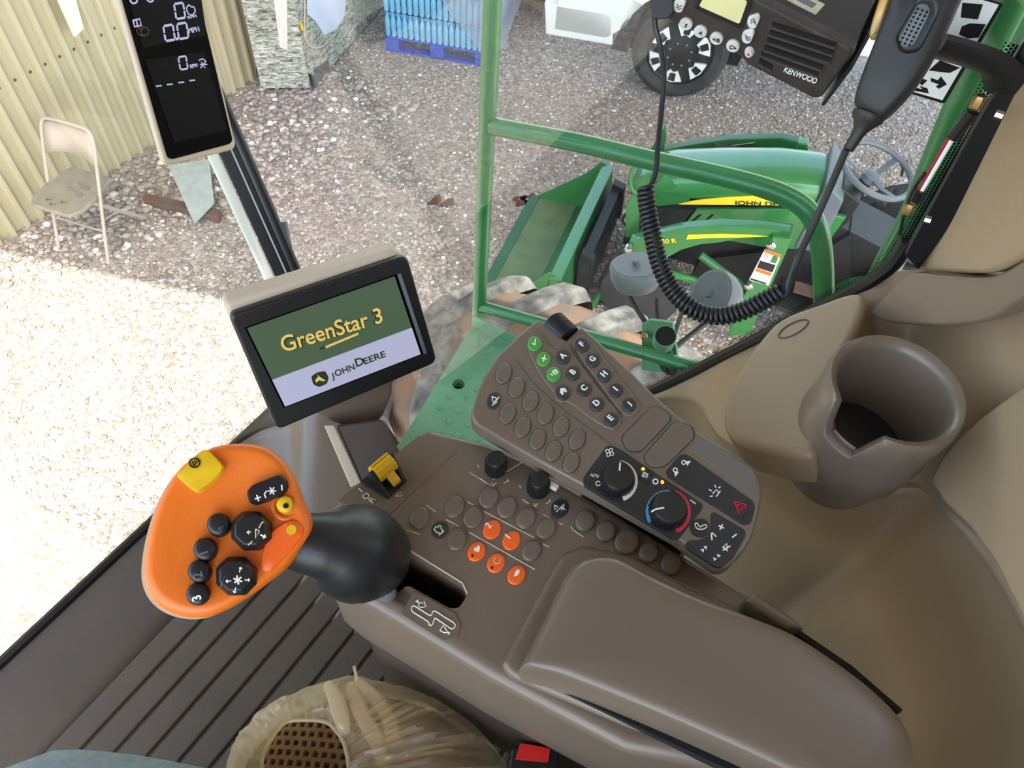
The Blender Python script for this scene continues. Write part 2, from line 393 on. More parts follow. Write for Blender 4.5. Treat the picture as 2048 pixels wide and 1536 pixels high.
# shed roof overhead: its eave throws the shadow line across the gravel
h5 = 5.0; sh = V((SUNV.x, SUNV.y, 0))*(h5/SUNV.z)
e1, e2 = gp(120, 530)+sh, gp(470, 606)+sh; ed = (e1-e2).normalized()
A, B = e2-ed*9, e1+ed*6; perp = V((-ed.y, ed.x, 0)); perp = perp if perp.x > 0 else -perp
A.z = B.z = h5
struct(mk('roof', prism([A, B, B+perp*7.5, A+perp*7.5], (0, 0, .12)), 'roof_steel', smooth=0))

# timber and pale sheet lying by the wall
tl = [gp(290, 412), gp(440, 447), gp(446, 432), gp(296, 400)]
tag(mk('railroad_tie', prism([p+V((0, 0, .06)) for p in tl], (0, 0, -.06)), 'timber', smooth=0, bevel=.006), 'weathered dark timber lying on the gravel behind the chair', 'timber')
tag(mk('corrugated_sheet', prism([gp(*p, .09) for p in ((336, 330), (418, 318), (428, 405), (388, 446))], (0, 0, -.012)), 'pale_sheet', smooth=0), 'pale greenish sheet leaning over the timber below the tall display', 'sheet')
for k, (x, y) in enumerate(((872, 402), (895, 408), (1055, 398), (1040, 402))):
    c = gp(x, y); pts = [c+V((math.cos(t)*.06*(1+.4*math.sin(3*t+k)), math.sin(t)*.045*(1+.3*math.cos(2*t+k)), .006)) for t in [i*.5236 for i in range(12)]]
    tag(mk('dead_leaf', prism(pts, (0, 0, -.004)), 'leaf_brown', smooth=0), ['curled rusty leaf clump on gravel beside the green post', 'smaller rusty leaf touching the leaf clump left of the post', 'brown leaf on gravel nearest the loader bucket', 'faint brown leaf on gravel left of the bucket leaf'][k], 'leaf', 'dead leaves on the gravel')

# folding chair
def folding_chair():
    FL, FR = gp(118, 497), gp(217, 527); ax = (FR-FL).normalized(); bk = V((-ax.y, ax.x, 0)); bk = bk if bk.x > 0 else -bk
    wdt = (FR-FL).length; c0 = (FL+FR)/2
    def Q(x, y, z): return c0+ax*x*wdt/2+bk*y+V((0, 0, z))
    t = thing('folding_chair', 'beige metal folding chair with tools on its seat by the wall', 'chair', c0)
    k = .0105
    # one bent tube per side: front foot up to the top of the back
    for s in (-1, 1):
        mk('leg', tube(cat([Q(s, 0, 0), Q(s, .10, .25), Q(s, .205, .5), Q(s*.98, .285, .68)], 5), k, 8), 'chair_metal', t)
        mk('leg', tube([Q(s*.86, .46, 0), Q(s*.88, .12, .40)], k, 8), 'chair_metal', t)
    mk('back_frame', tube(cat([Q(-.98, .285, .68), Q(-.9, .315, .755), Q(-.6, .325, .785), Q(.6, .325, .785), Q(.9, .315, .755), Q(.98, .285, .68)], 5), k, 8), 'chair_metal', t)
    rows = []
    for i in range(7):
        u = -.94+1.88*i/6; bow = .035*(1-u*u)
        top = .778-.03*abs(u)**4; bot = .575+.035*(1-u*u)
        rows.append([Q(u, .32+bow, top), Q(u, .28+bow, (top+bot)/2), Q(u, .24+bow, bot)])
    mk('backrest', grid(rows), 'chair_metal', t, solid=.008)
    seat = [(-.80, .32), (-.95, .12), (-.95, .0), (-.72, -.07), (.72, -.07), (.95, .0), (.95, .12), (.80, .32)]
    mk('seat', prism([Q(x, y+.02, .425) for x, y in seat], (0, 0, -.03)), 'chair_seat', t, bevel=.008)
    mk('stretcher', tube([Q(-1, .085, .20), Q(1, .085, .20)], .006, 6), 'chair_metal', t)
    mk('stretcher', tube([Q(-.87, .36, .10), Q(.87, .36, .10)], .006, 6), 'chair_metal', t)
    mk('link_bar', tube([Q(1, .11, .27), Q(.87, .27, .22)], .005, 6), 'chair_metal', t)
    for i, (a, b, r, l) in enumerate([((-.15, .16), (.45, .12), .008, 'longer shiny wrench lying on the folding chair seat'), ((0, .22), (.45, .19), .008, 'shorter shiny wrench behind the longer one on the seat')]):
        p, q = Q(*a, .434), Q(*b, .434); d = (q-p).normalized()
        wr = thing('wrench', l, 'wrench', p, 'wrenches on the chair seat')
        mk('shaft', tube([p, q], r*.8, 6, flat=.6), 'chrome', wr); mk('jaw', lathe(q-V((0, 0, .005)), (0, 0, 1), [(.016, 0), (.016, .010)], 6), 'chrome', wr)
    bolt = ((-.35, .02, 'small bolt at the front left of the chair seat'), (-.1, -.01, 'small bolt near the middle of the chair seat front'), (.15, .03, 'small bolt nearest the wrenches on the chair seat'))
    for x, y, l in bolt: tag(mk('bolt', join(lathe(Q(x, y, .425), (0, 0, 1), [(.008, 0), (.008, .008)], 6), tube([Q(x, y, .429), Q(x+.12, y+.01, .429)], .004, 6)), 'brass'), l, 'bolt', 'bolts on the chair seat')
folding_chair()

# camouflage trailer behind the wall end
def trailer():
    a = gp(622, 186); b = gp(775, 8); d = (b-a).normalized(); nn = V((d.y, -d.x, 0)); a2 = gp(573, 172); bk = (a2-a).normalized()
    t = thing('camouflage_trailer', 'camouflage wrapped trailer body standing at the end of the wall', 'trailer', a)
    up = V((0, 0, 1)); H = 1.5; d2 = -nn if (-nn).dot(bk) > 0 else nn
    pts = [a+up*.02, a+d*.25+up*.0, b+d*.8, b+d*.8+up*H, a-d*.0+up*H, ]
    mk('side_panel', prism([a+d*.1+up*.10, a+d*.32+up*.02, b+d*.8+up*.02, b+d*.8+up*H, a+up*H, a+up*.18], d2*.35), 'camo', t, smooth=0)
    mk('nose_panel', prism([a+up*.05-d*.01, a+up*H-d*.01, a+d2*.35-d*.16+up*H, a+d2*.35-d*.16+up*.05], d*.02), 'camo', t, smooth=0)
    mk('underside_shade', prism([a+d*.08, a+d*.36, a+d*.36+up*.10, a+d*.1+up*.16], d2*.3), 'camo_shade', t, smooth=0)  # blue-grey wedge stands in for the shadow gap under the body
    off = nn if d2 == -nn else -nn
    P = Pl(a+off*.004, off)
    mk('sheet', prism([P.at(*p) for p in ((612, -60), (700, -60), (688, 30), (672, 58), (648, 70), (630, 42), (614, 28))], off*.004), 'lilac_sheet', t, smooth=0)
    mk('sheet', prism([P.at(*p) for p in ((540, -60), (572, -60), (574, 100), (560, 95))], off*.004), 'board_pale', t, smooth=0)
    mk('cord', tube(cat([P.at(*p, .01) for p in ((606, -50), (607, 20), (606, 60), (612, 85), (625, 95), (642, 92), (652, 80))], 6), .006, 6), 'cord_tan', t)
    mk('plug', tube([P.at(598, 46, .012), P.at(602, 58, .012)], .012, 6), 'yellow_plastic', t)
    wl = gp(549, 172)+V((0, 0, .12)); fx = (V((C.x, C.y, .12))-wl); fx.z = 0; fx.normalize(); fx = (fx+V((-.7, -.1, 0))*.4).normalized()
    w = mk('wheel', lathe(wl-fx*.03, fx, [(.07, 0), (.115, .008), (.122, .03), (.115, .052), (.07, .06)], 20), 'tyre_dark', t)
    mk('hub', lathe(wl+fx*.026, fx, [(.075, 0), (.07, .01), (.05, .005), (.02, .012)], 16), 'white_paint', w)
    for k in range(5):
        an = k*1.2566; u = fx.cross(V((0, 0, 1))).normalized(); c = wl+fx*.034+(u*math.cos(an)+V((0, 0, 1))*math.sin(an))*.048
        mk('hole', lathe(c, fx, [(.011, 0), (.011, .004)], 8), 'hole_black', w)
trailer()

# pallet of bottled water
def water():
    a, b = gp(772, 101), gp(972, 136); d = (b-a).normalized(); bk = V((-d.y, d.x, 0)); bk = bk if bk.x > 0 else -bk; W = (b-a).length*1.02; D = 1.05; up = V((0, 0, 1))
    t = thing('pallet', 'blue wooden pallet under the stacked bottled water', 'pallet', a)
    for k in range(3):
        c = a+d*(.06+(W-.12)*k/2)
        for q in (.06, D/2, D-.06): mk('block', box(c+bk*q+up*.068, d*.06, bk*.06, up*.045), 'pallet_blue', t, smooth=0)
        mk('runner', box(c+bk*D/2+up*.012, d*.05, bk*D/2, up*.011), 'pallet_blue', t, smooth=0)
    mk('lead_board', box(a+d*W/2+bk*.05+up*.010, d*W/2, bk*.05, up*.010), 'pallet_blue', t, smooth=0)
    for k in range(7): mk('deck_board', box(a+d*W/2+bk*(.06+(D-.12)*k/6)+up*.124, d*W/2, bk*.05, up*.011), 'pallet_blue', t, smooth=0)
    cw = W/3; chh = .215; cdp = D/3; n = 0
    br = cw/12*.95; prof = [(br*.85, 0), (br, .01), (br, .06), (br*.9, .075), (br, .09), (br, .13), (br*.55, .17), (br*.35, .19), (br*.35, .205)]
    names = ('bottom', 'second', 'third', 'top'); cols = ('left', 'middle', 'right'); deep = ('front', 'second row', 'back')
    first = None
    for lay in range(4):
        for i in range(3):
            for q in range(3):
                if q and lay < 3 and i < 2: continue
                base = a+d*(cw*i)+bk*(cdp*q)+up*(.136+chh*lay)
                cs = thing('water_bottle_case', f'blue film wrapped case of water bottles, {names[lay]} layer, {cols[i]} of the {deep[q]} stack', 'water case', base, 'cases of bottled water on the blue pallet')
                mk('film', box(base+d*cw/2+bk*(cdp/2+.02)+up*.095, d*(cw/2-.004), bk*(cdp/2-.025), up*.09), 'film_blue', cs, smooth=0, bevel=.012)
                if q == 0:
                    for k in range(6):
                        mm = 'bottle_blue' if k not in (1, 2) else 'film_blue'
                        if first is None: first = mk('bottle', lathe(base+d*(br*1.06)+bk*br, up, prof, 10), mm, cs); o = first
                        else: o = first.copy(); COL.objects.link(o); o.parent = cs; o.location = V((0, 0, 0)) + d*(cw/6*k)
                else:
                    if i == 2:
                        for k in range(5):
                            o = first.copy(); COL.objects.link(o); o.parent = cs; o.location = d*(cw-br*2.2)+bk*(cdp/5*k)
    # loose clear wrap hanging over the upper right of the stack
    rows = []
    for i in range(22):
        u = i/21; r = []
        for j in range(14):
            v = j/13; top = .136+chh*4+.03
            if u < .62: base = a+d*(W*(.22+.80*u/.62))+bk*-.012
            else: base = a+d*(W*1.02+.02)+bk*((u-.62)/.38*D*.9)
            drop = (.15+.72*min(1, u/.55)) if u < .7 else .80
            z = top-v*drop; wob = noise.noise(V((u*7, v*5, 3)))*.03+noise.noise(V((u*19, v*11, 7)))*.012
            out = -bk if u < .62 else d
            r.append(base+out*(.012+abs(wob)+.07*(v**2 if u > .55 else 0))+up*(z+wob*.3))
        rows.append(r)
    tag(mk('plastic_wrap', grid(rows), 'film_clear', smooth=60, recalc=False), 'loose clear plastic wrap hanging over the stacked water cases', 'plastic wrap')
water()

def crate():
    a = gp(1098, 53); d = (gp(1043, 22)-a).normalized(); e = V((-d.y, d.x, 0)); e = e if e.x > 0 else -e; up = V((0, 0, 1))
    t = thing('pallet_load', 'maroon boxed load with white wrap on a wooden pallet behind the water', 'pallet load', a)
    for k in range(3): mk('stringer', box(a+d*(.05+.4*k)+e*.45+up*.05, d*.05, e*.45, up*.05), 'wood', t, smooth=0)
    for k in range(4): mk('deck_board', box(a+d*.45+e*(.08+.24*k)+up*.112, d*.45, e*.09, up*.012), 'wood', t, smooth=0)
    mk('carton', box(a+d*.46+e*.48+up*.52, d*.42, e*.42, up*.395), 'box_maroon', t, smooth=0, bevel=.01)
    mk('wrap', prism([a+d*.04+e*.03+up*.12, a+d*.04+e*.9+up*.12, a+d*.04+e*.9+up*.9, a+d*.04+e*.03+up*.9], -d*.02), 'lilac_sheet', t, smooth=0)
crate()

# white pickup truck, only its front wheel and lower front in the frame
def truck():
    g = gp(1366, 180); ctr = dp(1361, 93, (gp(1361, 93, .40)-C).length); R_ = .40
    ax = V((-.93, -.37, 0)).normalized(); f = V((-ax.y, ax.x, 0)); f = f if f.y > 0 else -f; up = V((0, 0, 1)); ctr.z = R_
    t = thing('pickup_truck', 'white pickup truck parked behind the radio with a black and white wheel', 'truck', V((ctr.x, ctr.y, 0)))
    w = mk('tyre', lathe(ctr-ax*.14, ax, [(.24, 0), (.36, .0), (.395, .03), (.40, .08), (.40, .2), (.385, .25), (.34, .275), (.275, .265), (.262, .24)], 40), 'tyre_dark', t)
    rim = mk('rim', lathe(ctr+ax*.04, ax, [(.268, 0), (.268, .07), (.255, .082), (.24, .06), (.10, .075), (.08, .085)], 40), 'machine_black', t)
    u = f
    for k in range(6):
        an = math.radians(60*k-90+4); q = []
        for r_, da in ((.15, -13), (.245, -21), (.25, 0), (.245, 21), (.15, 13), (.165, 0)):
            b_ = an+math.radians(da); q.append(ctr+ax*.125+(u*math.cos(b_)+up*math.sin(b_))*r_)
        mk('spoke_panel', prism(q, -ax*.05), 'white_paint', rim, smooth=0)
        q = []
        for r_, da in ((.17, -8), (.235, -7), (.235, 7), (.17, 8)):
            b_ = an+math.radians(da); q.append(ctr+ax*.132+(u*math.cos(b_)+up*math.sin(b_))*r_)
        mk('spoke_inlay', prism(q, -ax*.02), 'machine_black', rim, smooth=0)
    for k in range(8):
        b_ = math.radians(45*k+22); mk('lug_nut', lathe(ctr+ax*.118+(u*math.cos(b_)+up*math.sin(b_))*.095, ax, [(.011, 0), (.011, .02), (.006, .026)], 6), 'chrome', rim)
    # body panels above and ahead of the wheel
    B0 = V((ctr.x, ctr.y, 0))+ax*.10
    arch = [B0+f*(.5*math.cos(math.radians(x)))+up*(.40+.5*math.sin(math.radians(x))) for x in range(155, 14, -14)]
    mk('fender', prism([B0-f*.9+up*.60]+[B0-f*.47+up*.60]+arch+[B0+f*.62+up*.42, B0+f*1.05+up*.42, B0+f*1.05+up*1.05, B0-f*.9+up*1.1], -ax*.12), 'truck_white', t, smooth=0)
    mk('wheel_well', prism([B0-ax*.13+f*(.52*math.cos(math.radians(x)))+up*(.40+.52*math.sin(math.radians(x))) for x in range(180, -1, -20)]+[B0-ax*.13+f*.5+up*.3, B0-ax*.13-f*.5+up*.3], -ax*.3), 'hole_black', t, smooth=0)
    mk('bumper', prism([B0+f*.55+up*.36, B0+f*1.12+up*.36, B0+f*1.16+up*.62, B0+f*.6+up*.62], -ax*.35), 'truck_white', t, smooth=0, bevel=.015)
    mk('mud_flap', prism([B0+f*.42+up*.33, B0+f*.56+up*.33, B0+f*.46+up*.75, B0+f*.36+up*.72], -ax*.02), 'machine_black', t, smooth=0)
    mk('rocker_panel', prism([B0-f*.55+up*.62, B0-f*2.4+up*.62, B0-f*2.4+up*1.3, B0-f*.55+up*1.3], -ax*.1), 'truck_white', t, smooth=0)
    mk('chassis', box(B0-ax*.75-f*.9+up*.62, f*1.2, ax*.5, up*.08), 'machine_black', t, smooth=0)
truck()

# compact loader tractor
YA = math.radians(13); TO = V((3.82, -.01, 0)); TF = V((-math.sin(YA), math.cos(YA), 0)); TR = V((math.cos(YA), math.sin(YA), 0)); ZU = V((0, 0, 1))
def TL(x, y, z): return TO+TR*x+TF*y+ZU*z
def TXp(px, py, X): q = ray(px, py); return C+q*(((TO+TR*X-C).dot(TR))/q.dot(TR))
def tside(pts, X): return [TXp(x, y, X) for x, y in pts]
def tractor():
    t = thing('loader_tractor', 'green compact tractor with front loader bucket and yellow stripes', 'tractor', TO)
    secs = [(.24, 1.00, 1.135, .17), (.28, .99, 1.14, .18), (.5, .945, 1.10, .185), (.8, .86, 1.01, .18), (1.05, .79, .925, .17), (1.18, .755, .87, .145), (1.24, .745, .82, .11)]
    rows = []
    for y, zb, zt, hw in secs:
        rows.append([TL(x*hw, y, zb+(zt-zb)*h) for x, h in ((-1, 0), (-1.04, .25), (-1, .6), (-.86, .88), (-.55, 1), (0, 1.03), (.55, 1), (.86, .88), (1, .6), (1.04, .25), (1, 0))])
    rows = [cat(r, 3) for r in rows]; g = grid(rows); k = len(rows[0]); g[1].append(tuple(range(k))); g[1].append(tuple((len(rows)-1)*k+i for i in range(k)))
    mk('hood', g, 'deere_green', t, smooth=50)
    X = -.19
    mk('engine_panel', prism(tside([(1392, 420), (1560, 418), (1640, 424), (1692, 436), (1645, 502), (1560, 500), (1440, 480), (1352, 470)], X), TR*.03), 'deere_green', t, smooth=0, bevel=.006)
    mk('engine_panel', prism([p+TR*.45 for p in tside([(1392, 420), (1640, 424), (1692, 436), (1645, 502), (1352, 470)], X)], -TR*.03), 'deere_green', t, smooth=0)
    mk('grille_screen', prism(tside([(1262, 414), (1385, 420), (1350, 468), (1262, 474)], X), TR*.40), 'machine_black', t, smooth=0)
    for dx in (0, 25): mk('vent_slot', prism(tside([(1378+dx, 446), (1398+dx, 429), (1403+dx, 430), (1383+dx, 447)], X-.003), TR*.01), 'hole_black', t, smooth=0)
    mk('chassis', prism([TL(-.16, 1.2, .72), TL(-.16, 1.2, .35), TL(-.16, -.6, .35), TL(-.16, -.6, .75), TL(-.16, .2, .95)], TR*.32), 'machine_black', t, smooth=0)
    mk('belly', prism(tside([(1560, 500), (1645, 502), (1700, 470), (1700, 560), (1600, 610), (1480, 600), (1380, 560), (1400, 520)], -.2), TR*.3), 'machine_black', t, smooth=0)
    H = -.196
    mk('stripe', prism(tside([(1357, 409), (1392, 401), (1440, 396), (1510, 392), (1545, 396), (1580, 404), (1600, 412), (1480, 410)], H), TR*.006), 'deere_yellow', t, smooth=0)
    text('JOHN DEERE', 'lettering', TXp(1468, 409.5, H-.002), TXp(1590, 413.5, H-.002), -TR, 'machine_black', t, hh=.036, ext=.001, bold=.01)
    mk('stripe', prism(tside([(1330, 352), (1385, 404), (1320, 412), (1262, 410)], H+.02), TR*.004), 'deere_green', t, smooth=0)
    # loader
    for s, Xa in ((0, -.45), (1, .38)):
        if s == 0: out = tside([(1258, 482), (1310, 470), (1360, 458), (1440, 451), (1520, 456), (1582, 465), (1578, 480), (1545, 475), (1480, 478), (1440, 486), (1400, 490), (1365, 500), (1335, 516), (1310, 530), (1275, 524), (1252, 508)], Xa); base = out
        else: out = [p+TR*.83 for p in base]
        a = mk('loader_arm', prism(out, TR*.07), 'deere_green', t, smooth=0, bevel=.008)
        if s == 0:
            mk('arm_cap', prism(tside([(1561, 463), (1583, 466), (1580, 477), (1558, 474)], Xa-.003), TR*.075), 'deere_green_dark', a, smooth=0)
            mk('stripe', prism(tside([(1376, 470), (1440, 468), (1500, 470), (1536, 473), (1480, 475), (1420, 476), (1372, 479)], Xa-.003), TR*.004), 'deere_yellow', a, smooth=0)
            text('120 R', 'lettering', TXp(1319, 487, Xa-.003), TXp(1353, 485, Xa-.003), -TR, 'deere_yellow', a, hh=.03, ext=.001, bold=.012)
        Xm = Xa+(-.03 if s == 0 else 0)
        ms = tside([(1544, 474), (1582, 479), (1574, 502), (1530, 600), (1500, 668), (1455, 672), (1478, 610), (1512, 545)], -.48)
        if s: ms = [p+TR*.86 for p in ms]
        m_ = mk('loader_mast', prism(ms, TR*.05), 'deere_green', t, smooth=0, bevel=.006)
        if s == 0:
            P = Pl(ms[0]-TR*.002, -TR)
            mk('warning_label', prism([P.at(*p) for p in ((1530, 498), (1563, 510), (1537, 571), (1498, 560))], TR*.002), 'sticker_white', m_, smooth=0)
            for q in (((1530, 498), (1563, 510), (1561, 516), (1528, 504)), ((1513, 536), (1544, 546), (1541, 552), (1510, 542))): mk('label_band', prism([P.at(*p, .001) for p in q], TR*.002), 'sticker_orange', m_, smooth=0)
            for q in (((1520, 521), (1551, 530), (1545, 545), (1514, 535)), ((1502, 556), (1533, 566), (1532, 569), (1500, 559))): mk('label_text_block', prism([P.at(*p, .001) for p in q], TR*.002), 'machine_black', m_, smooth=0)
            lines('label_symbol', P, [ell(1532, 512, 4, 4, 0, 12)], .0012, 'print_red', m_, .002, closed=True)
            mk('label_symbol', prism([P.at(*p, .001) for p in ((1546, 512), (1553, 510), (1556, 518), (1551, 527), (1540, 524))], TR*.002), 'deere_green', m_, smooth=0)
            for q in ((1543, 490), (1498, 572), (1256, 498)):
                c = TXp(*q, -.485); mk('pivot_pin', lathe(c+TR*.02, -TR, [(.024, 0), (.024, .03), (.014, .034), (.012, .030)], 14), 'chrome', m_)
    mk('lift_cylinder', tube([TXp(1400, 510, -.42), TXp(1490, 575, -.42)], .024, 10), 'deere_green_dark', t)
    mk('cross_tube', tube([TXp(1265, 515, -.42), TXp(1265, 515, -.42)+TR*.8], .03, 10), 'deere_green', t)
    mk('cross_tube', tube([TXp(1330, 545, -.45), TXp(1390, 560, -.3)], .025, 10), 'deere_green', t)
    # far arm is seen above the hood
    fa = tside([(1298, 322), (1330, 300), (1380, 290), (1460, 279), (1560, 276), (1597, 284), (1592, 306), (1555, 300), (1480, 298), (1400, 306), (1340, 318)], .34)
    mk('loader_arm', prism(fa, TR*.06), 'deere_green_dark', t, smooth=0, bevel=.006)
    mk('hydraulic_line', tube(tside([(1330, 312), (1420, 298), (1510, 286)], .31), .006, 6), 'chrome', t)
    mk('cylinder', tube(tside([(1430, 296), (1530, 304)], .31), .028, 10), 'machine_black', t)
    # front guard
    G = -.30
    mk('guard_plate', prism(tside([(1252, 412), (1278, 366), (1290, 350), (1292, 372), (1280, 418), (1276, 472), (1250, 476)], G), TR*.03), 'deere_green', t, smooth=0, bevel=.004)
    mk('guard_tube', tube(cat(tside([(1296, 322), (1274, 330), (1262, 348), (1264, 378), (1278, 392)], G), 5), .012, 8), 'deere_green', t)
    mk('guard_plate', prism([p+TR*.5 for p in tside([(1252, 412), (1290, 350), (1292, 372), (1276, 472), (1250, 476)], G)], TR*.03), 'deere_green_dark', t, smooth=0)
    mk('hose', tube(cat(tside([(1270, 470), (1245, 440), (1262, 420), (1282, 400)], -.2), 6), .008, 6), 'machine_black', t)
    # bucket
    x0, x1 = -.72, .43
    prof = [(1.97, .015), (1.66, .03), (1.585, .07), (1.54, .16), (1.515, .43)]
    def bk(x): return [TL(x, y, z) for y, z in prof]
    mk('bucket_floor', prism([TL(x0, 1.97, .015), TL(x1, 1.97, .015), TL(x1, 1.62, .03), TL(x0, 1.62, .03)], (0, 0, .012)), 'bucket_inside', t, smooth=0)
    r0, r1 = [TL(x0, y, z) for y, z in prof[1:]], [TL(x1, y, z) for y, z in prof[1:]]
    mk('bucket_back', grid([r0, r1]), 'deere_green', t, smooth=40, solid=.012)
    mk('cutting_edge', prism([TL(x0, 2.0, .008), TL(x1, 2.0, .008), TL(x1, 1.93, .02), TL(x0, 1.93, .02)], (0, 0, .014)), 'deere_green_dark', t, smooth=0)
    mk('bucket_lip', prism([TL(x0-.01, 1.52, .42), TL(x1+.01, 1.52, .42), TL(x1+.01, 1.44, .44), TL(x0-.01, 1.44, .44)], (0, 0, .03)), 'deere_green', t, smooth=0, bevel=.006)
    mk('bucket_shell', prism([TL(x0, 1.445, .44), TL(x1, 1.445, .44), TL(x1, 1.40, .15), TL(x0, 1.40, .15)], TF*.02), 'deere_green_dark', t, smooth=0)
    for xx in (x0, x1):
        mk('bucket_side', prism([TL(xx, 1.96, .02), TL(xx, 1.62, .015), TL(xx, 1.50, .10), TL(xx, 1.45, .45), TL(xx, 1.53, .47), TL(xx, 1.62, .34)], TR*.014), 'deere_green', t, smooth=0)
    mk('quick_hitch', prism([TL(-.5, 1.40, .42), TL(.3, 1.40, .42), TL(.3, 1.38, .10), TL(-.5, 1.38, .10)], -TF*.06), 'machine_black', t, smooth=0)
    for xx in (-.47, .25): mk('hitch_latch', prism([TL(xx, 1.32, .44), TL(xx, 1.40, .46), TL(xx, 1.40, .16), TL(xx, 1.30, .2)], TR*.06), 'machine_black', t, smooth=0)
    mk('tilt_cylinder', tube([TXp(1255, 505, -.44), TXp(1183, 612, -.44)], .022, 10), 'deere_green', t)
    # wheels
    for s in (-1, 1):
        f_ = mk('front_wheel', lathe(TL(s*.40, 1.0, .26)-TR*.10, TR, [(.12, 0), (.24, .02), (.26, .06), (.26, .14), (.24, .18), (.12, .2)], 24), 'tyre_dark', t)
        r_ = mk('rear_wheel', lathe(TL(s*.52, -.50, .42)-TR*.13, TR, [(.2, 0), (.38, .02), (.42, .07), (.42, .19), (.38, .24), (.2, .26)], 28), 'tyre_dark', t)
        for k in range(14):
            an = k*math.pi/7; rad = TF*math.cos(an)+ZU*math.sin(an); tt = TF*-math.sin(an)+ZU*math.cos(an)
            mk('lug', box(TL(s*.52, -.50, .42)+rad*.425+TR*(.05 if k % 2 else -.05), TR*.075+tt*.03, tt*.02, rad*.02), 'tyre_dark', r_, smooth=0)
        if s < 0: mk('fender', prism([TL(s*.40, -.42+.50*math.cos(math.radians(q)), .44+.50*math.sin(math.radians(q))) for q in range(20, 171, 25)]+[TL(s*.40, -.42+.46*math.cos(math.radians(q)), .44+.46*math.sin(math.radians(q))) for q in range(170, 19, -25)], TR*(s*.26)), 'deere_green_dark', t, smooth=0)
    # operator station
    mk('cowl', prism([TL(-.20, .24, 1.17), TL(-.20, .24, .72), TL(-.20, .10, .72), TL(-.20, .12, 1.10)], TR*.40), 'machine_grey', t, smooth=0, bevel=.01)
    mk('dash', prism([TL(-.12, .14, 1.12), TL(-.12, .02, 1.06), TL(-.12, .04, .6), TL(-.12, .14, .6)], TR*.24), 'machine_black', t, smooth=0, bevel=.01)
    mk('footboard', prism([TL(-.46, .22, .50), TL(-.12, .22, .50), TL(-.12, -.25, .48), TL(-.46, -.25, .48)], (0, 0, -.03)), 'machine_black', t, smooth=0)
    mk('pedal', box(TL(-.33, .10, .56), TR*.04, TF*.06, ZU*.01), 'timber', t, smooth=0)
    c = TL(0, -.0, 1.20); v0 = (C-c).normalized(); e0 = RT*.67+UP*.74; e0 = (e0-v0*e0.dot(v0)).normalized(); n = (e0*.84+v0*.54).normalized(); a_, u_, v_ = frame(n); Rw = .20
    sw = mk('steering_wheel', tube([c+(u_*math.cos(q)+v_*math.sin(q))*Rw for q in [i*2*math.pi/32 for i in range(32)]], .016, 8, closed=True), 'machine_grey', t)
    for q in (90, 210, 330):
        e = c-n*.05+(TR*math.cos(math.radians(q))+n.cross(TR)*math.sin(math.radians(q)))*.01; f_ = c+(TR*math.cos(math.radians(q))+n.cross(TR)*math.sin(math.radians(q)))*Rw
        mk('spoke', tube([e, (e+f_)/2-n*.012, f_], .018, 6, flat=.4), 'machine_grey', sw)
    mk('hub', lathe(c-n*.07, n, [(.05, 0), (.045, .03), (.02, .04)], 14), 'machine_grey', sw)
    mk('steering_column', tube([c-n*.06, TL(0, .10, .9)], .035, 8), 'machine_black', t)
    mk('seat', prism([TL(-.22, -.28, .80), TL(.22, -.28, .80), TL(.22, -.66, .78), TL(-.22, -.66, .78)], (0, 0, -.12)), 'machine_black', t, smooth=0, bevel=.03, seg=3)
    mk('seat_back', prism([TL(-.2, -.66, .78), TL(.2, -.66, .78), TL(.2, -.76, 1.15), TL(-.2, -.76, 1.15)], -TF*.06), 'machine_black', t, smooth=0, bevel=.02)
    lv = TXp(1803, 352, .30); mk('lever', tube([lv, TXp(1809, 325, .30)], .008, 6), 'machine_black', t); mk('lever_knob', lathe(TXp(1809, 328, .30), ZU, [(.008, -.022), (.022, -.008), (.022, .008), (.008, .022)], 10), 'machine_black', t)
    mk('throttle_lever', tube([TXp(1692, 352, .2), TXp(1712, 340, .2)], .008, 6), 'sticker_orange', t)
    mk('roll_bar', tube(cat([TL(-.42, -.75, .5), TL(-.42, -.78, 1.3), TL(-.36, -.78, 1.5), TL(.36, -.78, 1.5), TL(.42, -.78, 1.3), TL(.42, -.75, .5)], 4), .03, 8), 'machine_black', t)
tractor()

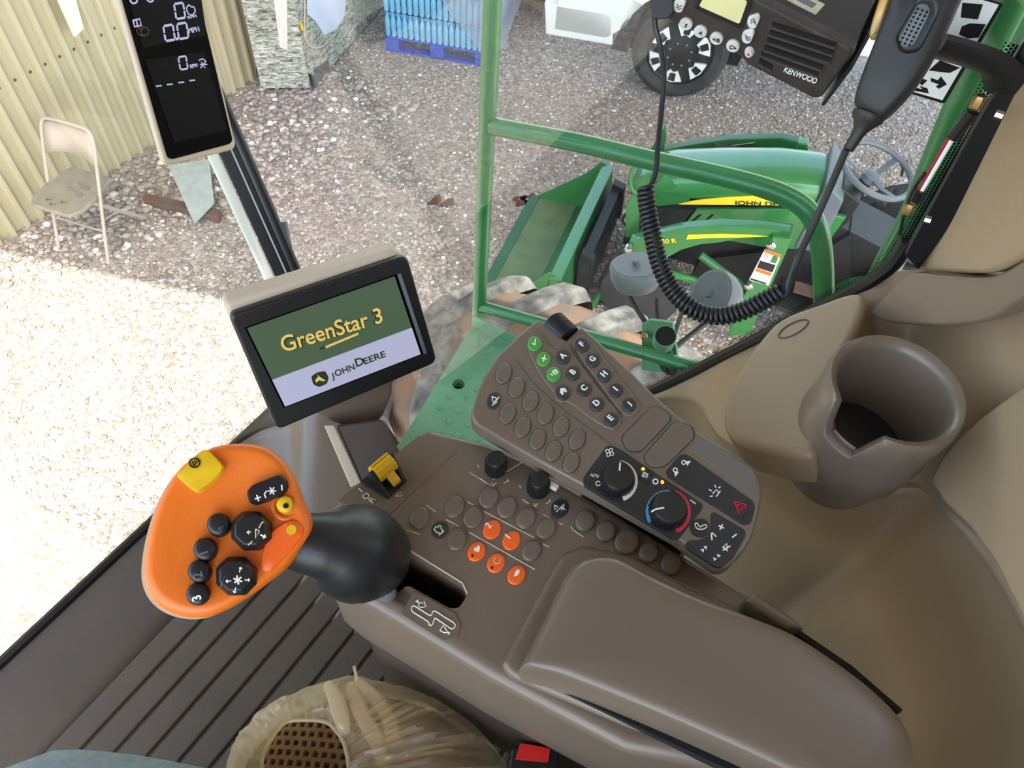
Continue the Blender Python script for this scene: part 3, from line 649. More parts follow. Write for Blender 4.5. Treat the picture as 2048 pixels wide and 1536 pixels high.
# ================================================================== COMBINE OUTSIDE THE CAB
DECK = 1.25
def combine_tyre():
    xc, yc, zc, R_ = 1.30, .475, .86, .90
    t = thing('combine_tyre', 'huge lugged dirt covered combine tyre beneath the green walkway', 'tyre', V((xc, yc, 0)))
    mk('carcass', lathe((xc-.36, yc, zc), (1, 0, 0), [(.45, .02), (.62, 0), (.80, .03), (.855, .10), (.87, .3), (.87, .42), (.855, .62), (.80, .69), (.62, .72), (.45, .70)], 64), 'tyre_dirt', t, smooth=50)
    mk('rim', lathe((xc-.30, yc, zc), (1, 0, 0), [(.1, 0), (.44, 0), (.46, .3), (.44, .6), (.1, .58)], 32), 'deere_yellow', t)
    for k in range(22):
        for s in (-1, 1):
            a0 = (k+(.5 if s > 0 else 0))*2*math.pi/22; rows = []
            top = []
            for i in range(6):
                u = i/5; x = xc+s*(-.03+.40*u); an = a0-.20*u+.02
                hw = (.030+.012*u)/R_*1.1; rr = .895-.05*max(0, u-.6)**1.5*3
                top.append((x, an, hw, rr))
            vs, fs = [], []
            for x, an, hw, rr in top:
                for da, r_ in ((-hw*1.5, rr-.055), (-hw, rr), (hw, rr), (hw*1.5, rr-.055)):
                    vs.append(V((x, yc+r_*math.sin(an+da), zc+r_*math.cos(an+da))))
            x, an, hw, rr = top[-1]
            for da in (-hw*1.5, -hw, hw, hw*1.5): vs.append(V((x+s*.02, yc+(rr-.16)*math.sin(an+da), zc+(rr-.16)*math.cos(an+da))))
            for i in range(6):
                for j in range(3): fs.append((i*4+j, i*4+j+1, i*4+j+5, i*4+j+4))
            fs.append((0, 1, 2, 3)); fs.append((24, 25, 26, 27)[::-1])
            mk('lug', (vs, fs), 'tyre', t, smooth=0, bevel=.012, seg=2)
combine_tyre()

def walkway():
    pl = Zpl(DECK); c = pl.at(940, 760)
    t = thing('walkway', 'green punched steel walkway deck outside the right cab window', 'walkway', c)
    a = pl.at(944, 652); b = pl.at(816, 872); a2 = pl.at(1400, 770)
    pts = [V((a.x, a.y, 0)), V((.42, .51, 0)), V((.42, -1.2, 0)), V((a.x+.07, -1.2, 0))]
    for p in pts: p.z = C.z-DECK
    d = mk('deck_plate', prism(pts, (0, 0, -.035)), 'deck_green', t, smooth=0)
    for cx, cy, r in ((917, 768, .0135),):
        q = pl.at(cx, cy); cut(d, lathe(q-V((0, 0, .06)), (0, 0, 1), [(r, 0), (r, .1)], 20))
        mk('hole', lathe(q-V((0, 0, .034)), (0, 0, 1), [(r, 0), (r, .004)], 16), 'hole_black', t)
    b0 = None; k = 0
    for i in range(-6, 16):
        for j in range(0, 16):
            p = V((.46+j*.033+(.0165 if i % 2 else 0), .485-i*.036, C.z-DECK))
            if p.x > a.x-.02 or p.y > .51+(p.x-.5)*.2-.02 or p.y < .05 or (p-pl.at(917, 768)).length < .025: continue
            if b0 is None: b0 = mk('bump', lathe((p.x, p.y, p.z-.001), (0, 0, 1), [(.0085, 0), (.007, .0035), (.0035, .005)], 10), 'deck_green', t, smooth=80); bp = p
            else: inst(b0, t, p-bp)
    mk('toe_plate', prism([pts[0]+V((0, 0, .002)), pts[3]+V((0, 0, .002)), pts[3]+V((0, 0, .035)), pts[0]+V((0, 0, .035))], (.006, 0, 0)), 'deck_green', t, smooth=0)
    s0, s1 = pl.at(470, 912), pl.at(640, 862)
    mk('front_ledge', prism([s0, s1, s1+V((-.02, -.09, 0)), s0+V((-.02, -.09, 0))], (0, 0, -.04)), 'deck_green', t, smooth=0)
walkway()

def guard_rail():
    b = Zpl(DECK).at(957, 646); X = b.x
    t = thing('guard_rail', 'green tubular guard rail standing on the walkway edge', 'railing', b)
    r = .0150; z = C.z
    mk('post', tube([b-V((0, 0, .03)), b+V((0, 0, 1.25))], r, 14), 'rail_green', t)
    m0 = xp(985, 252, X); pts = [m0, xp(1150, 284, X), xp(1300, 320, X), xp(1450, 354, X+.003), xp(1545, 381, X+.004), xp(1605, 412, X+.004), xp(1634, 455, X+.002), xp(1645, 520, X), xp(1648, 610, X), xp(1650, 720, X)]
    mk('mid_rail', tube(cat(pts, 6), r, 14), 'rail_green', t)
    pts = [xp(962, 612, X), xp(1130, 660, X), xp(1290, 706, X), xp(1420, 745, X)]
    mk('low_rail', tube(pts, .0135, 12), 'rail_green', t)
    q = xp(1331, 672, X-.05); ax = (C-q).normalized(); ax = (ax+V((0, 0, .5))).normalized()
    p = mk('pipe_socket', lathe(q-ax*.05, ax, [(.014, 0), (.0195, .0), (.0195, .05), (.0178, .05), (.0178, .012)], 24), 'deck_green', t)
    mk('socket_bore', lathe(q-ax*.046, ax, [(.0178, 0), (.0178, .046)], 20), 'hole_black', p)
    br = [xp(1284, 650, X+.03), xp(1300, 640, X+.03), xp(1345, 646, X+.03), xp(1360, 750, X+.03), xp(1284, 740, X+.03)]
    mk('bracket_plate', prism(br, (.006, 0, 0)), 'deck_green', t, smooth=0)
    for q in ((1288, 672), (1285, 705)): mk('bolt', lathe(xp(*q, X+.015), (C-xp(*q, X)).normalized(), [(.008, -.01), (.008, .006), (.005, .008)], 6), 'brass', t)
    pts = [xp(2075, -120, X), xp(2015, 10, X), xp(1950, 150, X), xp(1885, 300, X), xp(1830, 430, X), xp(1770, 540, X), xp(1700, 680, X)]
    mk('rear_handrail', tube(cat(pts, 5), .019, 14), 'rail_green', t)
    mk('rear_plate', prism([xp(1960, 60, X+.1), xp(2010, -60, X+.1), xp(2200, -60, X+.1), xp(2200, 160, X+.1), xp(2000, 200, X+.1)], (.01, 0, 0)), 'deck_green', t, smooth=0)
guard_rail()

for k, (cx, cy, rp, fx, fy, lab) in enumerate(((1272, 540, 50, -.15, .1, 'dusty grey round work lamp shell, left of the hanging cord'), (1428, 592, 50, -.6, -.25, 'dusty grey round work lamp shell with flat face, right of the hanging cord'))):
    c = dp(cx, cy, 1.55); R_ = rp*1.55/F; tc_ = (C-c).normalized(); ax = (tc_*.55+RT*fx+UP*(-fy)).normalized() if k else (tc_*.45+UP*.6).normalized()
    l = thing('work_lamp', lab, 'lamp', c-V((0, 0, R_)), 'round work lamps outside the window')
    mk('shell', lathe(c-ax*.03, ax, [(R_*.55, -.015), (R_*.85, -.005), (R_, .015), (R_*1.02, .035), (R_, .042)], 28), 'dusty_lamp', l, smooth=40)
    mk('face', lathe(c+ax*.010, ax, [(R_*.93, 0), (R_*.9, .004)], 28), 'machine_grey', l)
    mk('bracket', tube(cat([c-ax*.04, c-V((0, 0, R_*1.1))-ax*.02, xp(1338, 720, .955)+V((0, .01*k, 0)), xp(1338, 745, .945)], 4), .006, 6), 'machine_black', l)
    mk('bolt', lathe(c+ax*.012, ax, [(.008, 0), (.008, .012)], 6), 'machine_grey', l)
tag(mk('wiring_loom', join(tube(cat([dp(1315, 600, 1.5), dp(1318, 640, 1.46), dp(1335, 690, 1.42), dp(1346, 740, 1.40), dp(1350, 790, 1.40)], 6), .006, 6), tube(cat([dp(1365, 620, 1.5), dp(1355, 650, 1.46), dp(1343, 690, 1.43)], 5), .005, 6)), 'machine_black'), 'thin black wiring loom running down behind the open pipe socket', 'cable')
tag(mk('mirror_arm', tube(cat([dp(560, 445, 1.33), dp(567, 480, 1.33), dp(574, 525, 1.33), dp(572, 580, 1.31)], 4), .012, 8, flat=.6), 'machine_grey'), 'grey exterior mirror arm just beyond the black corner post', 'mirror arm')

# ================================================================== CAB SHELL
FLOOR = 1.2
fz = C.z-FLOOR
cf = sempty('floor_cab', (0, 0, fz))
mk('floor_pan', abox(-.9, .51, -.8, .74, fz-.05, fz-.012), 'mat_rubber', cf, smooth=0)
def floor_mat():
    t = thing('floor_mat', 'brown rubber cab floor mat with raised ribs running crosswise', 'floor mat', (0, .3, fz-.012))
    mk('mat_base', abox(-.88, .50, -.45, .60, fz-.012, fz-.003), 'mat_rubber', t, smooth=0)
    y = -.20; r0 = None; yy = y
    while yy < .595:
        if r0 is None: r0 = mk('rib', abox(-.60, .47, yy, yy+.0375, fz-.006, fz+.0035), 'mat_rib', t, smooth=0, bevel=.003); y0 = yy
        else: inst(r0, t, (0, yy-y0, 0))
        yy += .0425
    rows = []
    for i in range(15):
        u = i/14; x = -.88+1.36*u
        rows.append([V((x, .60, fz-.003)), V((x, .63, fz+.002)), V((x, .68, fz+.005)), V((x, .72, fz+.004)), V((x, .745, fz+.006)), V((x, .768, fz+.004))])
    mk('toe_ramp', grid(rows), 'mat_rubber', t, smooth=60, solid=.004)
floor_mat()
# windshield and its lower seal
def windshield():
    b0, b1 = V((-.9, .765, fz+.01)), V((.43, .765, fz+.01)); t1, t0 = V((.72, 1.22, C.z+.62)), V((-.9, 1.22, C.z+.62))
    struct(mk('window_1', prism([b0, b1, V((.50, .70, fz+.12)), t1, t0], (0, .005, 0)), 'glass', smooth=0))
    struct(mk('trim_1', tube(cat([V((-.9, .757, fz+.008)), V((-.2, .757, fz+.008)), V((.2, .757, fz+.008)), V((.34, .755, fz+.009)), V((.395, .735, fz+.012)), V((.435, .69, fz+.03)), V((.47, .665, fz+.12))], 8), .009, 8), 'trim_black'))
windshield()
# corner post between windshield and side window
pa_b, pa_t = yp(572, 560, .74), yp(458, 305, .84); pd = (pa_t-pa_b).normalized()
P0, P1 = pa_b-pd*.14, pa_t+pd*1.0; sx = (pa_b-C).cross(pd).normalized(); sx = sx if sx.dot(RT) > 0 else -sx; sy = pd.cross(sx); sy = sy if sy.dot(C-pa_b) > 0 else -sy
post = sempty('trim_2', P0)
def beam(name, o0, o1, d0, d1, mat, bev=.002): mk(name, join(prism([P0+sx*o0+sy*d0, P0+sx*o1+sy*d0, P1+sx*o1+sy*d0, P1+sx*o0+sy*d0], sy*(d1-d0))), mat, post, smooth=0, bevel=bev)
beam('post_core', -.014, .024, -.02, .0, 'trim_black')
beam('post_inner_strip', -.032, -.015, -.02, .006, 'trim_cream', .004)  # pale strip on the post; its bright reflection is put into the cream
beam('post_bead', .0035, .0065, -.01, .004, 'trim_grey', .001)
beam('post_seal', .012, .030, -.015, .003, 'trim_black', .005)
# moulded corner trim under the post
def corner_trim():
    rows = []
    prof = [((.34, .748), .015), ((.395, .728), .02), ((.438, .683), .045), ((.475, .66), .10), ((.525, .635), .10), ((.53, .575), .06), ((.52, .52), .01)]
    for k, (q, inn) in enumerate(((-.08, .36), (.14, .23), (.42, .13), (.85, .05), (1.1, .02), (1.2, 0))):
        rows.append([V((x-inn*.8*g, y-inn*.6*g, fz+h*q)) for ((x, y), h), g in zip(prof, (.15, .3, .6, .9, 1.1, 1.1, 1.1))])
    rows = [cat(r, 4) for r in rows]; rows = list(map(list, zip(*rows))); rows = [cat(r, 4) for r in rows]
    struct(mk('trim_3', grid(rows), 'plastic_brown', smooth=60, solid=.01))
corner_trim()
# side window
WX = .72
def sill(px, py): return xp(px, py, WX)
S = [sill(*p) for p in ((1290, 786), (1400, 733), (1500, 683), (1620, 622), (1700, 582), (1750, 553), (1790, 522), (1820, 478), (1850, 425), (1950, 250), (2048, 92))]
low = S[0]+(S[0]-S[1])*((S[0].z-fz)/(S[1].z-S[0].z))
side = [V((WX, .62, fz-.10)), V((WX, low.y, fz-.10)), V((WX, low.y, low.z))]+S+[V((WX, S[-1].y, C.z+.62)), V((WX, 1.1, C.z+.62))]
struct(mk('window_2', prism(side, (.005, 0, 0)), 'glass', smooth=0))
seal = cat([V((WX-.004, low.y+.05, fz-.10)), V((WX-.004, low.y, low.z))]+[p-V((.004, 0, 0)) for p in S[:8]], 5)
struct(mk('trim_4', tube(seal, .0085, 8), 'trim_black'))
struct(mk('trim_5', prism([sill(1822, 478)-V((.03, 0, 0)), sill(1850, 510)-V((.03, 0, 0)), sill(1930, 400)-V((.03, 0, 0)), sill(2110, 92)-V((.03, 0, 0)), sill(2200, -80)-V((.03, 0, 0)), sill(2140, -80)-V((.03, 0, 0)), sill(2036, 92)-V((.03, 0, 0)), sill(1945, 250)-V((.03, 0, 0))], (.028, 0, 0)), 'trim_black', smooth=0, bevel=.003))
# black dotted edge print on the glass along the sill
def frit():
    m = bpy.data.materials.new('frit'); m.use_nodes = True; t = m.node_tree; t.nodes.clear(); L = t.links.new
    tc = t.nodes.new('ShaderNodeTexCoord'); sp = t.nodes.new('ShaderNodeSeparateXYZ'); L(tc.outputs['UV'], sp.inputs[0])
    def mth(op, a, b=None):
        n = t.nodes.new('ShaderNodeMath'); n.operation = op
        for i, v in enumerate((a, b)):
            if v is None: continue
            if isinstance(v, (int, float)): n.inputs[i].default_value = v
            else: L(v, n.inputs[i])
        return n.outputs[0]
    u, v = sp.outputs[0], sp.outputs[1]
    row = mth('FLOOR', mth('MULTIPLY', v, 5.0)); ush = mth('ADD', mth('MULTIPLY', u, 1.0), mth('MULTIPLY', row, .5))
    du = mth('SUBTRACT', mth('FRACT', ush), .5); dv = mth('SUBTRACT', mth('FRACT', mth('MULTIPLY', v, 5.0)), .5)
    rr = mth('SQRT', mth('ADD', mth('MULTIPLY', du, du), mth('MULTIPLY', dv, dv)))
    lim = mth('SUBTRACT', .62, mth('MULTIPLY', v, .42)); f = mth('LESS_THAN', rr, lim)
    tr = t.nodes.new('ShaderNodeBsdfTransparent'); df = t.nodes.new('ShaderNodeBsdfDiffuse'); df.inputs[0].default_value = (.01, .01, .012, 1)
    mx = t.nodes.new('ShaderNodeMixShader'); o = t.nodes.new('ShaderNodeOutputMaterial'); L(f, mx.inputs[0]); L(tr.outputs[0], mx.inputs[1]); L(df.outputs[0], mx.inputs[2]); L(mx.outputs[0], o.inputs[0]); MATS['frit'] = m
    pts = cat([p for p in S[:11]], 8); x = WX-.0012; vs, fs, uv = [], [], []; acc = 0; wdt = .015
    for i, p in enumerate(pts):
        a = pts[max(i-1, 0)]; b = pts[min(i+1, len(pts)-1)]; d = (b-a).normalized(); n = V((0, d.z, -d.y)); n = n if n.y > 0 else -n
        if i: acc += (p-pts[i-1]).length
        vs += [V((x, p.y, p.z)), V((x, p.y, p.z))+n*wdt]; uv += [(acc/.0031, 0), (acc/.0031, 1)]
    for i in range(len(pts)-1): fs.append((2*i, 2*i+2, 2*i+3, 2*i+1))
    o = struct(mk('trim_6', (vs, fs), 'frit', smooth=0, recalc=False)); l = o.data.uv_layers.new(name='UV')
    for lp in o.data.loops: l.data[lp.index].uv = uv[lp.vertex_index]
frit()
# right side moulding
def right_side():
    top = [S[0]+(S[0]-S[1])*1.0]+[S[0], S[1], S[2], S[3], S[5]]+[dp(1850, 540, .925), dp(1950, 545, .885), dp(2060, 530, .85), dp(2200, 560, .81), dp(2320, 720, .78), dp(2380, 1000, .75), dp(2380, 1350, .72)]
    E_ = [zp(1215, 880, 1.0), zp(1300, 802, .93), zp(1390, 800, .86), zp(1445, 872, .79), zp(1560, 925, .73), zp(1700, 985, .69), zp(1840, 978, .64), zp(1905, 1030, .60), zp(1962, 1095, .59), zp(2012, 1165, .58), zp(2062, 1260, .58), zp(2120, 1400, .58), zp(2150, 1570, .58)]
    up = V((0, 0, 1))
    sag = [0, 0, 0, .02, .05, .06, .06, .04, .03, .02, .01, 0, 0]
    rows = [[p for p in top], [a*.45+b*.55+up*(.004-q) for a, b, q in zip(top, E_, sag)], [a*.12+b*.88+up*(.006-q*.6) for a, b, q in zip(top, E_, sag)], E_]
    for dz, ox in ((.012, .004), (.05, .012), (.14, .03), (.26, .035), (.40, .02)):
        rows.append([V((p.x+ox, p.y-ox*.6, max(fz-.01, p.z-dz))) for p in E_])
    rows.append([V((p.x-.02, p.y, fz-.02)) for p in E_])
    rows = [cat(r, 4) for r in rows]; tr = [cat(list(c), 3) for c in zip(*rows)]
    w_ = struct(mk('wall_right', grid(tr), 'plastic_side', smooth=70, solid=.006))
    # raised pad beside the window with an oval mark
    pl = pl3((1450, 850, .79), (1720, 590, .885), (1590, 900, .745))
    pts = cat2([(1560, 636), (1640, 604), (1705, 583), (1732, 596), (1712, 660), (1670, 740), (1640, 820), (1630, 900), (1580, 908), (1520, 896), (1470, 880), (1446, 845), (1450, 795), (1475, 740), (1510, 688)], 4)
    pd_ = struct(plate('trim_7', pl, pts, .05, 'plastic_side', None, .0, bevel=.010, seg=4, smooth=0))
    lines('oval_mark', pl, [ell(1587, 658, 33, 11, -28, 24)], .0009, 'plastic_dark_brown', pd_, .0004, closed=True)
    # stacked pillar covers
    p1 = pl3((1840, 520, .865), (2048, 120, .755), (2048, 520, .745))
    struct(plate('trim_8', p1, rnd2([(1822, 474), (1826, 536), (1860, 548), (1985, 548), (2060, 505), (2160, 430), (2240, 200), (2240, -120), (2140, -60), (2070, 90), (1985, 235), (1905, 360)], 26, 5), .03, 'plastic_side', None, bevel=.008, seg=3, smooth=0))
    p2 = pl3((1760, 620, .87), (2048, 520, .755), (2000, 640, .775))
    struct(plate('trim_9', p2, cat2([(1740, 626), (1770, 588), (1800, 556), (1832, 546), (1900, 552), (1985, 552), (2062, 510), (2200, 440), (2200, 540), (2060, 592), (1990, 636), (1930, 650), (1840, 652), (1775, 645)], 4), .03, 'plastic_brown', None, bevel=.008, seg=3, smooth=0))
    p3 = pl3((1870, 960, .78), (2048, 770, .79), (2048, 1280, .66))
    struct(plate('trim_10', p3, [(1856, 958), (1880, 912), (1905, 880), (1960, 830), (2048, 766), (2200, 680), (2350, 640), (2350, 1560), (2140, 1450), (2085, 1320), (2040, 1235), (1985, 1120), (1935, 1050), (1885, 1002)], .03, 'plastic_side', None, bevel=.006, seg=3, smooth=0))
right_side()
def cup_holder():
    zt = .505; pl = Zpl(zt); c = pl.at(1796, 775); a1 = pl.at(1928, 790)-pl.at(1640, 790)
    R_ = .0605; t = thing('cup_holder', 'moulded brown cup holder with a notched rim in the side panel', 'cup holder', c-V((0, 0, .14)))
    nd = zp(1672, 868, zt)-c; na = math.atan2(nd.y, nd.x); N = 64
    prof_o = [(1.0, 0), (1.035, -.004), (1.05, -.012), (1.04, -.03), (1.02, -.062), (1.05, -.066), (1.0, -.10), (.80, -.145), (.72, -.15)]
    prof_i = [(.90, -.003), (.86, -.012), (.82, -.04), (.78, -.07), (.75, -.088), (.1, -.09)]
    rows = []
    for r_, h in list(reversed(prof_i))+prof_o:
        row = []
        for j in range(N):
            an = 2*math.pi*j/N; da = (an-na+math.pi) % (2*math.pi)-math.pi
            lo = -.040*max(0, min(1, (.44-abs(da))/.16)) if abs(da) < .44 else 0
            k = 1+.0*da
            hh = min(h, lo+min(0, h)*.2) if h > -.040 and lo else h
            row.append(c+V((math.cos(an)*R_*r_*1.04, math.sin(an)*R_*r_*.98, hh)))
        rows.append(row)
    mk('cup', grid(rows, True), 'plastic_brown', t, smooth=60)
    mk('liner_floor', lathe(c-V((0, 0, .089)), (0, 0, 1), [(R_*.74, 0), (R_*.74, .002)], 28), 'machine_black', t)
cup_holder()
# cab roof, rear wall and left side, out of the picture but shading the cab
struct(mk('ceiling', abox(-.98, .86, -.85, 1.42, C.z+.62, C.z+.72), 'headliner', smooth=0))
struct(mk('wall_rear', abox(-.95, .80, -.86, -.80, fz, C.z+.62), 'headliner', smooth=0))
struct(mk('wall_left', abox(-.95, -.9, -.8, .74, fz-.05, fz+.35), 'plastic_side', smooth=0))

# ================================================================== CONSOLE
CT = .55
def console():
    pl = Zpl(CT); t = thing('console', 'brown plastic control console with oval buttons beside the armrest', 'console', pl.at(1000, 1100)-V((0, 0, .3)))
    outl = [(634, 1046), (640, 1030), (700, 980), (770, 915), (830, 868), (848, 856), (866, 853), (900, 861), (975, 880), (1050, 912), (1200, 1000), (1330, 1080), (1480, 1174), (1600, 1246), (1700, 1325), (1760, 1420), (1640, 1580), (1250, 1500), (1060, 1400), (985, 1360), (850, 1278), (700, 1188), (655, 1150), (632, 1090)]
    body = mk('body', prism(on(pl, outl), (-.0, 0, -.12)), 'plastic_brown', t, smooth=0, bevel=.011, seg=4)
    slot = rnd2([(760, 1100), (800, 1098), (925, 1172), (934, 1192), (918, 1216), (900, 1217), (815, 1170), (790, 1190), (770, 1190)], 9)
    sl_ = on(pl, slot, .01); cut(body, prism(sl_, (0, 0, -.075)))
    for p in body.data.polygons: p.use_smooth = True
    body.data.set_sharp_from_angle(angle=math.radians(35))
    mk('slot_floor', prism(on(pl, slot, -.06), (0, 0, -.003)), 'hole_black', t, smooth=0)
    lines('slot_rim', pl, [[(815, 1098), (925, 1166), (935, 1188)]], .0008, 'plastic_beige', t, .0)
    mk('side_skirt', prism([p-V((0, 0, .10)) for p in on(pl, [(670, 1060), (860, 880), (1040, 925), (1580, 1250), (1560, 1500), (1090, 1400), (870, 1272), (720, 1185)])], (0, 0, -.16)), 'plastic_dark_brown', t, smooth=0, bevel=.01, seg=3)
    # switch plate
    plate('switch_plate', pl, rnd2([(672, 1004), (842, 868), (913, 902), (774, 1034)], 10), .002, 'plastic_brown', t, .0006, bevel=.0004)
    for q, s in (((723, 984), '-'),): pass
    for s, a, b in (('I', (722, 988), (729, 982)), ('O', (731, 1002), (742, 992)), ('R', (744, 1009), (754, 999))):
        text(s, 'print', pl.at(*a, .0007), pl.at(*b, .0007), pl.n, 'print_cream', t, hh=.0052)
    lines('print', pl, [[(790, 994), (796, 990)], [(792, 989), (795, 996)], ell(800, 990, 4, 4, 0, 10)], .0003, 'print_cream', t, .001)
    sw = mk('rocker_housing', prism([pl.at(722, 966, -.001), pl.at(772, 926, -.001), pl.at(814, 963, -.001), pl.at(774, 999, -.001)], (0, 0, .004)), 'panel_black', t, smooth=0)
    a, b, c, d = pl.at(733, 957, .003), pl.at(781, 918, .003), pl.at(812, 964, .003), pl.at(776, 998, .003)
    mk('rocker_cheek', prism([a, d, (a*.75+d*.25)+V((0, 0, .017))], (b-a)*.10), 'plastic_black', t, smooth=0)
    mk('rocker_cheek', prism([b, c, (b*.75+c*.25)+V((0, 0, .017))], (a-b)*.10), 'plastic_black', t, smooth=0)
    o0 = a*.68+d*.32+(b-a)*.12+V((0, 0, .010)); o1 = b*.68+c*.32+(a-b)*.12+V((0, 0, .010))
    ro = mk('rocker', tube([o0, o1], .0085, 14), 'yellow_plastic', t)
    fd = (d-a).normalized()
    for k in (-.004, 0, .004): mk('grip_ridge', tube([o0+V((0, 0, .0082))+fd*k, o1+V((0, 0, .0082))+fd*k], .0007, 5), 'yellow_plastic', ro)
    mk('rocker_tab', prism([o0*.7+o1*.3+fd*.006-V((0, 0, .002)), o0*.25+o1*.75+fd*.006-V((0, 0, .002)), o0*.25+o1*.75+fd*.017-V((0, 0, .008)), o0*.7+o1*.3+fd*.017-V((0, 0, .008))], (0, 0, .004)), 'yellow_plastic', ro, smooth=0, bevel=.001)
    # knobs
    for bx, by in ((991, 938), (1075, 979)):
        o = pl.at(bx, by); R_ = .0092; n = 40; vs, fs = [], []
        kn = mk('knob', lathe(o, (0, 0, 1), [(R_*1.02, 0), (R_, .006), (R_*.95, .0165), (R_*.82, .0185), (R_*.45, .0178)], 32), 'plastic_black', t, smooth=50)
        for k in range(22):
            an = k*2*math.pi/22; e = V((math.cos(an), math.sin(an), 0)); mk('knob_ridge', tube([o+e*R_*1.0+V((0, 0, .001)), o+e*R_*.97+V((0, 0, .0155))], .0007, 4), 'plastic_black', kn, smooth=0)
        arc = [(bx+34*math.cos(q), by+6+26*math.sin(q)) for q in [math.radians(x) for x in range(30, 175, 10)]]
        lines('print', pl, [arc[1:4], arc[9:13], [(bx-36, by-8), (bx-33, by-2)], [(bx-8, by+28), (bx-2, by+36)], [(bx+2, by+28), (bx-6, by+34)], [(bx+24, by+20), (bx+26, by+25)]], .00035, 'print_cream', t, .0002)
    lines('panel_seam', pl, [[(938, 944), (946, 949), (983, 972)], [(985, 960), (1052, 920)]], .0004, 'plastic_beige', t, 0)
    # oval push buttons
    for cx, cy in ((840, 1037), (910, 1016), (946, 1037), (977, 997), (1014, 1017), (1052, 1038), (1092, 1059), (1063, 1103), (914, 1081)): btn('push_button', pl, cx, cy, 22.5, 18.5, -52, .0035, 'plastic_button', t)
    for cx, cy, r in ((1170, 1044, 21), (1211, 1065, 21), (1253, 1086, 26), (1296, 1108, 21), (1341, 1131, 22)): btn('push_button', pl, cx, cy, r, r*.93, -52, .004, 'plastic_button', t)
    for cx, cy, sy_ in ((984, 1060, '2'), (1023, 1082, '1'), (953, 1104, 0), (992, 1127, 1), (1033, 1151, 2)):
        b = btn('push_button', pl, cx, cy, 20.5, 17, -52, .0018, 'orange_button', t)
        u, v = (.8, -.55), (-.5, -.85)
        if isinstance(sy_, str): text(sy_, 'print', pl.at(cx-3-5*u[0], cy-2+4, .0019), pl.at(cx-3+6*u[0], cy-2-6, .0019), pl.n, 'print_white', b, hh=.0055)
        elif sy_ == 0: mk('symbol', prism([pl.at(cx+x, cy+y, .0024) for x, y in ((-6, -2), (-3, -8), (0, -6), (3, -12), (7, -8), (6, 0), (2, 2))], (0, 0, -.0006)), 'print_white', b, smooth=0); mk('indicator', lathe(pl.at(cx-8, cy+9, .001), (0, 0, 1), [(.0012, 0), (.0012, .0008)], 8), 'hole_black', b)
        elif sy_ == 1: lines('symbol', pl, [ell(cx+2, cy-4, 7, 6, -40, 10)[:9]], .0003, 'print_cream', b, .0022); mk('indicator', lathe(pl.at(cx-8, cy+10, .001), (0, 0, 1), [(.0012, 0), (.0012, .0008)], 8), 'hole_black', b)
        else: mk('symbol', prism([pl.at(cx+x, cy+y, .0024) for x, y in ((-5, 4), (-4, -3), (0, -9), (5, -10), (6, -4), (1, 2))], (0, 0, -.0006)), 'print_white', b, smooth=0)
    b = btn('push_button', pl, 1119, 1018, 19.5, 17, -52, .0015, 'panel_black', t)
    lines('symbol', pl, [[(1108, 1012), (1116, 1016), (1110, 1022), (1108, 1012)], [(1112, 1026), (1128, 1010)], [(1120, 1017), (1130, 1021)], [(1122, 1022), (1128, 1014)]], .0004, 'print_white', b, .0019)
    b = btn('push_button', pl, 880, 1060, 19, 17, -52, .0006, 'key_dark', t)
    lines('symbol', pl, [[(868, 1060), (872, 1054), (877, 1056), (878, 1052), (883, 1054), (882, 1058), (886, 1062), (882, 1068), (874, 1066), (868, 1060)], [(878, 1071), (888, 1063)]], .0005, 'print_cream', b, .0010)
    for seg_ in [[(892, 1039), (919, 1053)], [(935, 1004), (947, 1010)], [(968, 1023), (1070, 1076)], [(939, 1065), (1070, 1139)], [(1086, 1029), (1100, 1036)], [(1118, 1046), (1126, 1050)], [(1086, 1088), (1098, 1094)], [(853, 1011), (872, 1024)], [(813, 1061), (840, 1069)], [(1142, 1052), (1146, 1060), (1167, 1074)]]: lines('divider_rib', pl, [seg_], .00055, 'plastic_beige', t, .0002)
    # shift pattern plate
    dpl = rnd2([(827, 1181), (912, 1228), (923, 1252), (913, 1276), (887, 1284), (802, 1230)], 7)
    plate('pattern_plate', pl, dpl, .002, 'plastic_brown', t, .0010, bevel=.0006)
    q = [(700+x/5.12, 1080+y/5.12) for x, y in ((655, 680), (740, 730), (826, 780), (846, 742), (880, 737), (970, 795), (1060, 850), (1078, 885), (1050, 914), (1018, 902), (885, 812), (868, 812), (842, 872), (812, 875), (798, 838), (650, 745), (632, 705))]
    lines('print', pl, [cat2(q, 3)], .00045, 'print_white', t, .0013, closed=True)
    for ox, oy, s in ((0, 0, 1), (46, 58, -1)):
        P_ = [(836, 1214), (841, 1205), (846, 1208), (848, 1203), (852, 1214), (846, 1216), (838, 1215)] if s > 0 else [(880, 1262), (887, 1251), (890, 1257), (893, 1261), (896, 1266), (888, 1266), (880, 1262)]
        lines('print', pl, [P_], .0004, 'print_white', t, .0013)
        ar = [(831, 1204), (837, 1200), (838, 1208)] if s > 0 else [(901, 1267), (895, 1263), (896, 1271)]
        mk('print', prism([pl.at(*p, .0016) for p in ar], (0, 0, -.0006)), 'print_white', t, smooth=0)
    btn('release_knob', pl, 772, 1184, 22, 20, 0, .010, 'machine_grey', t)
console()

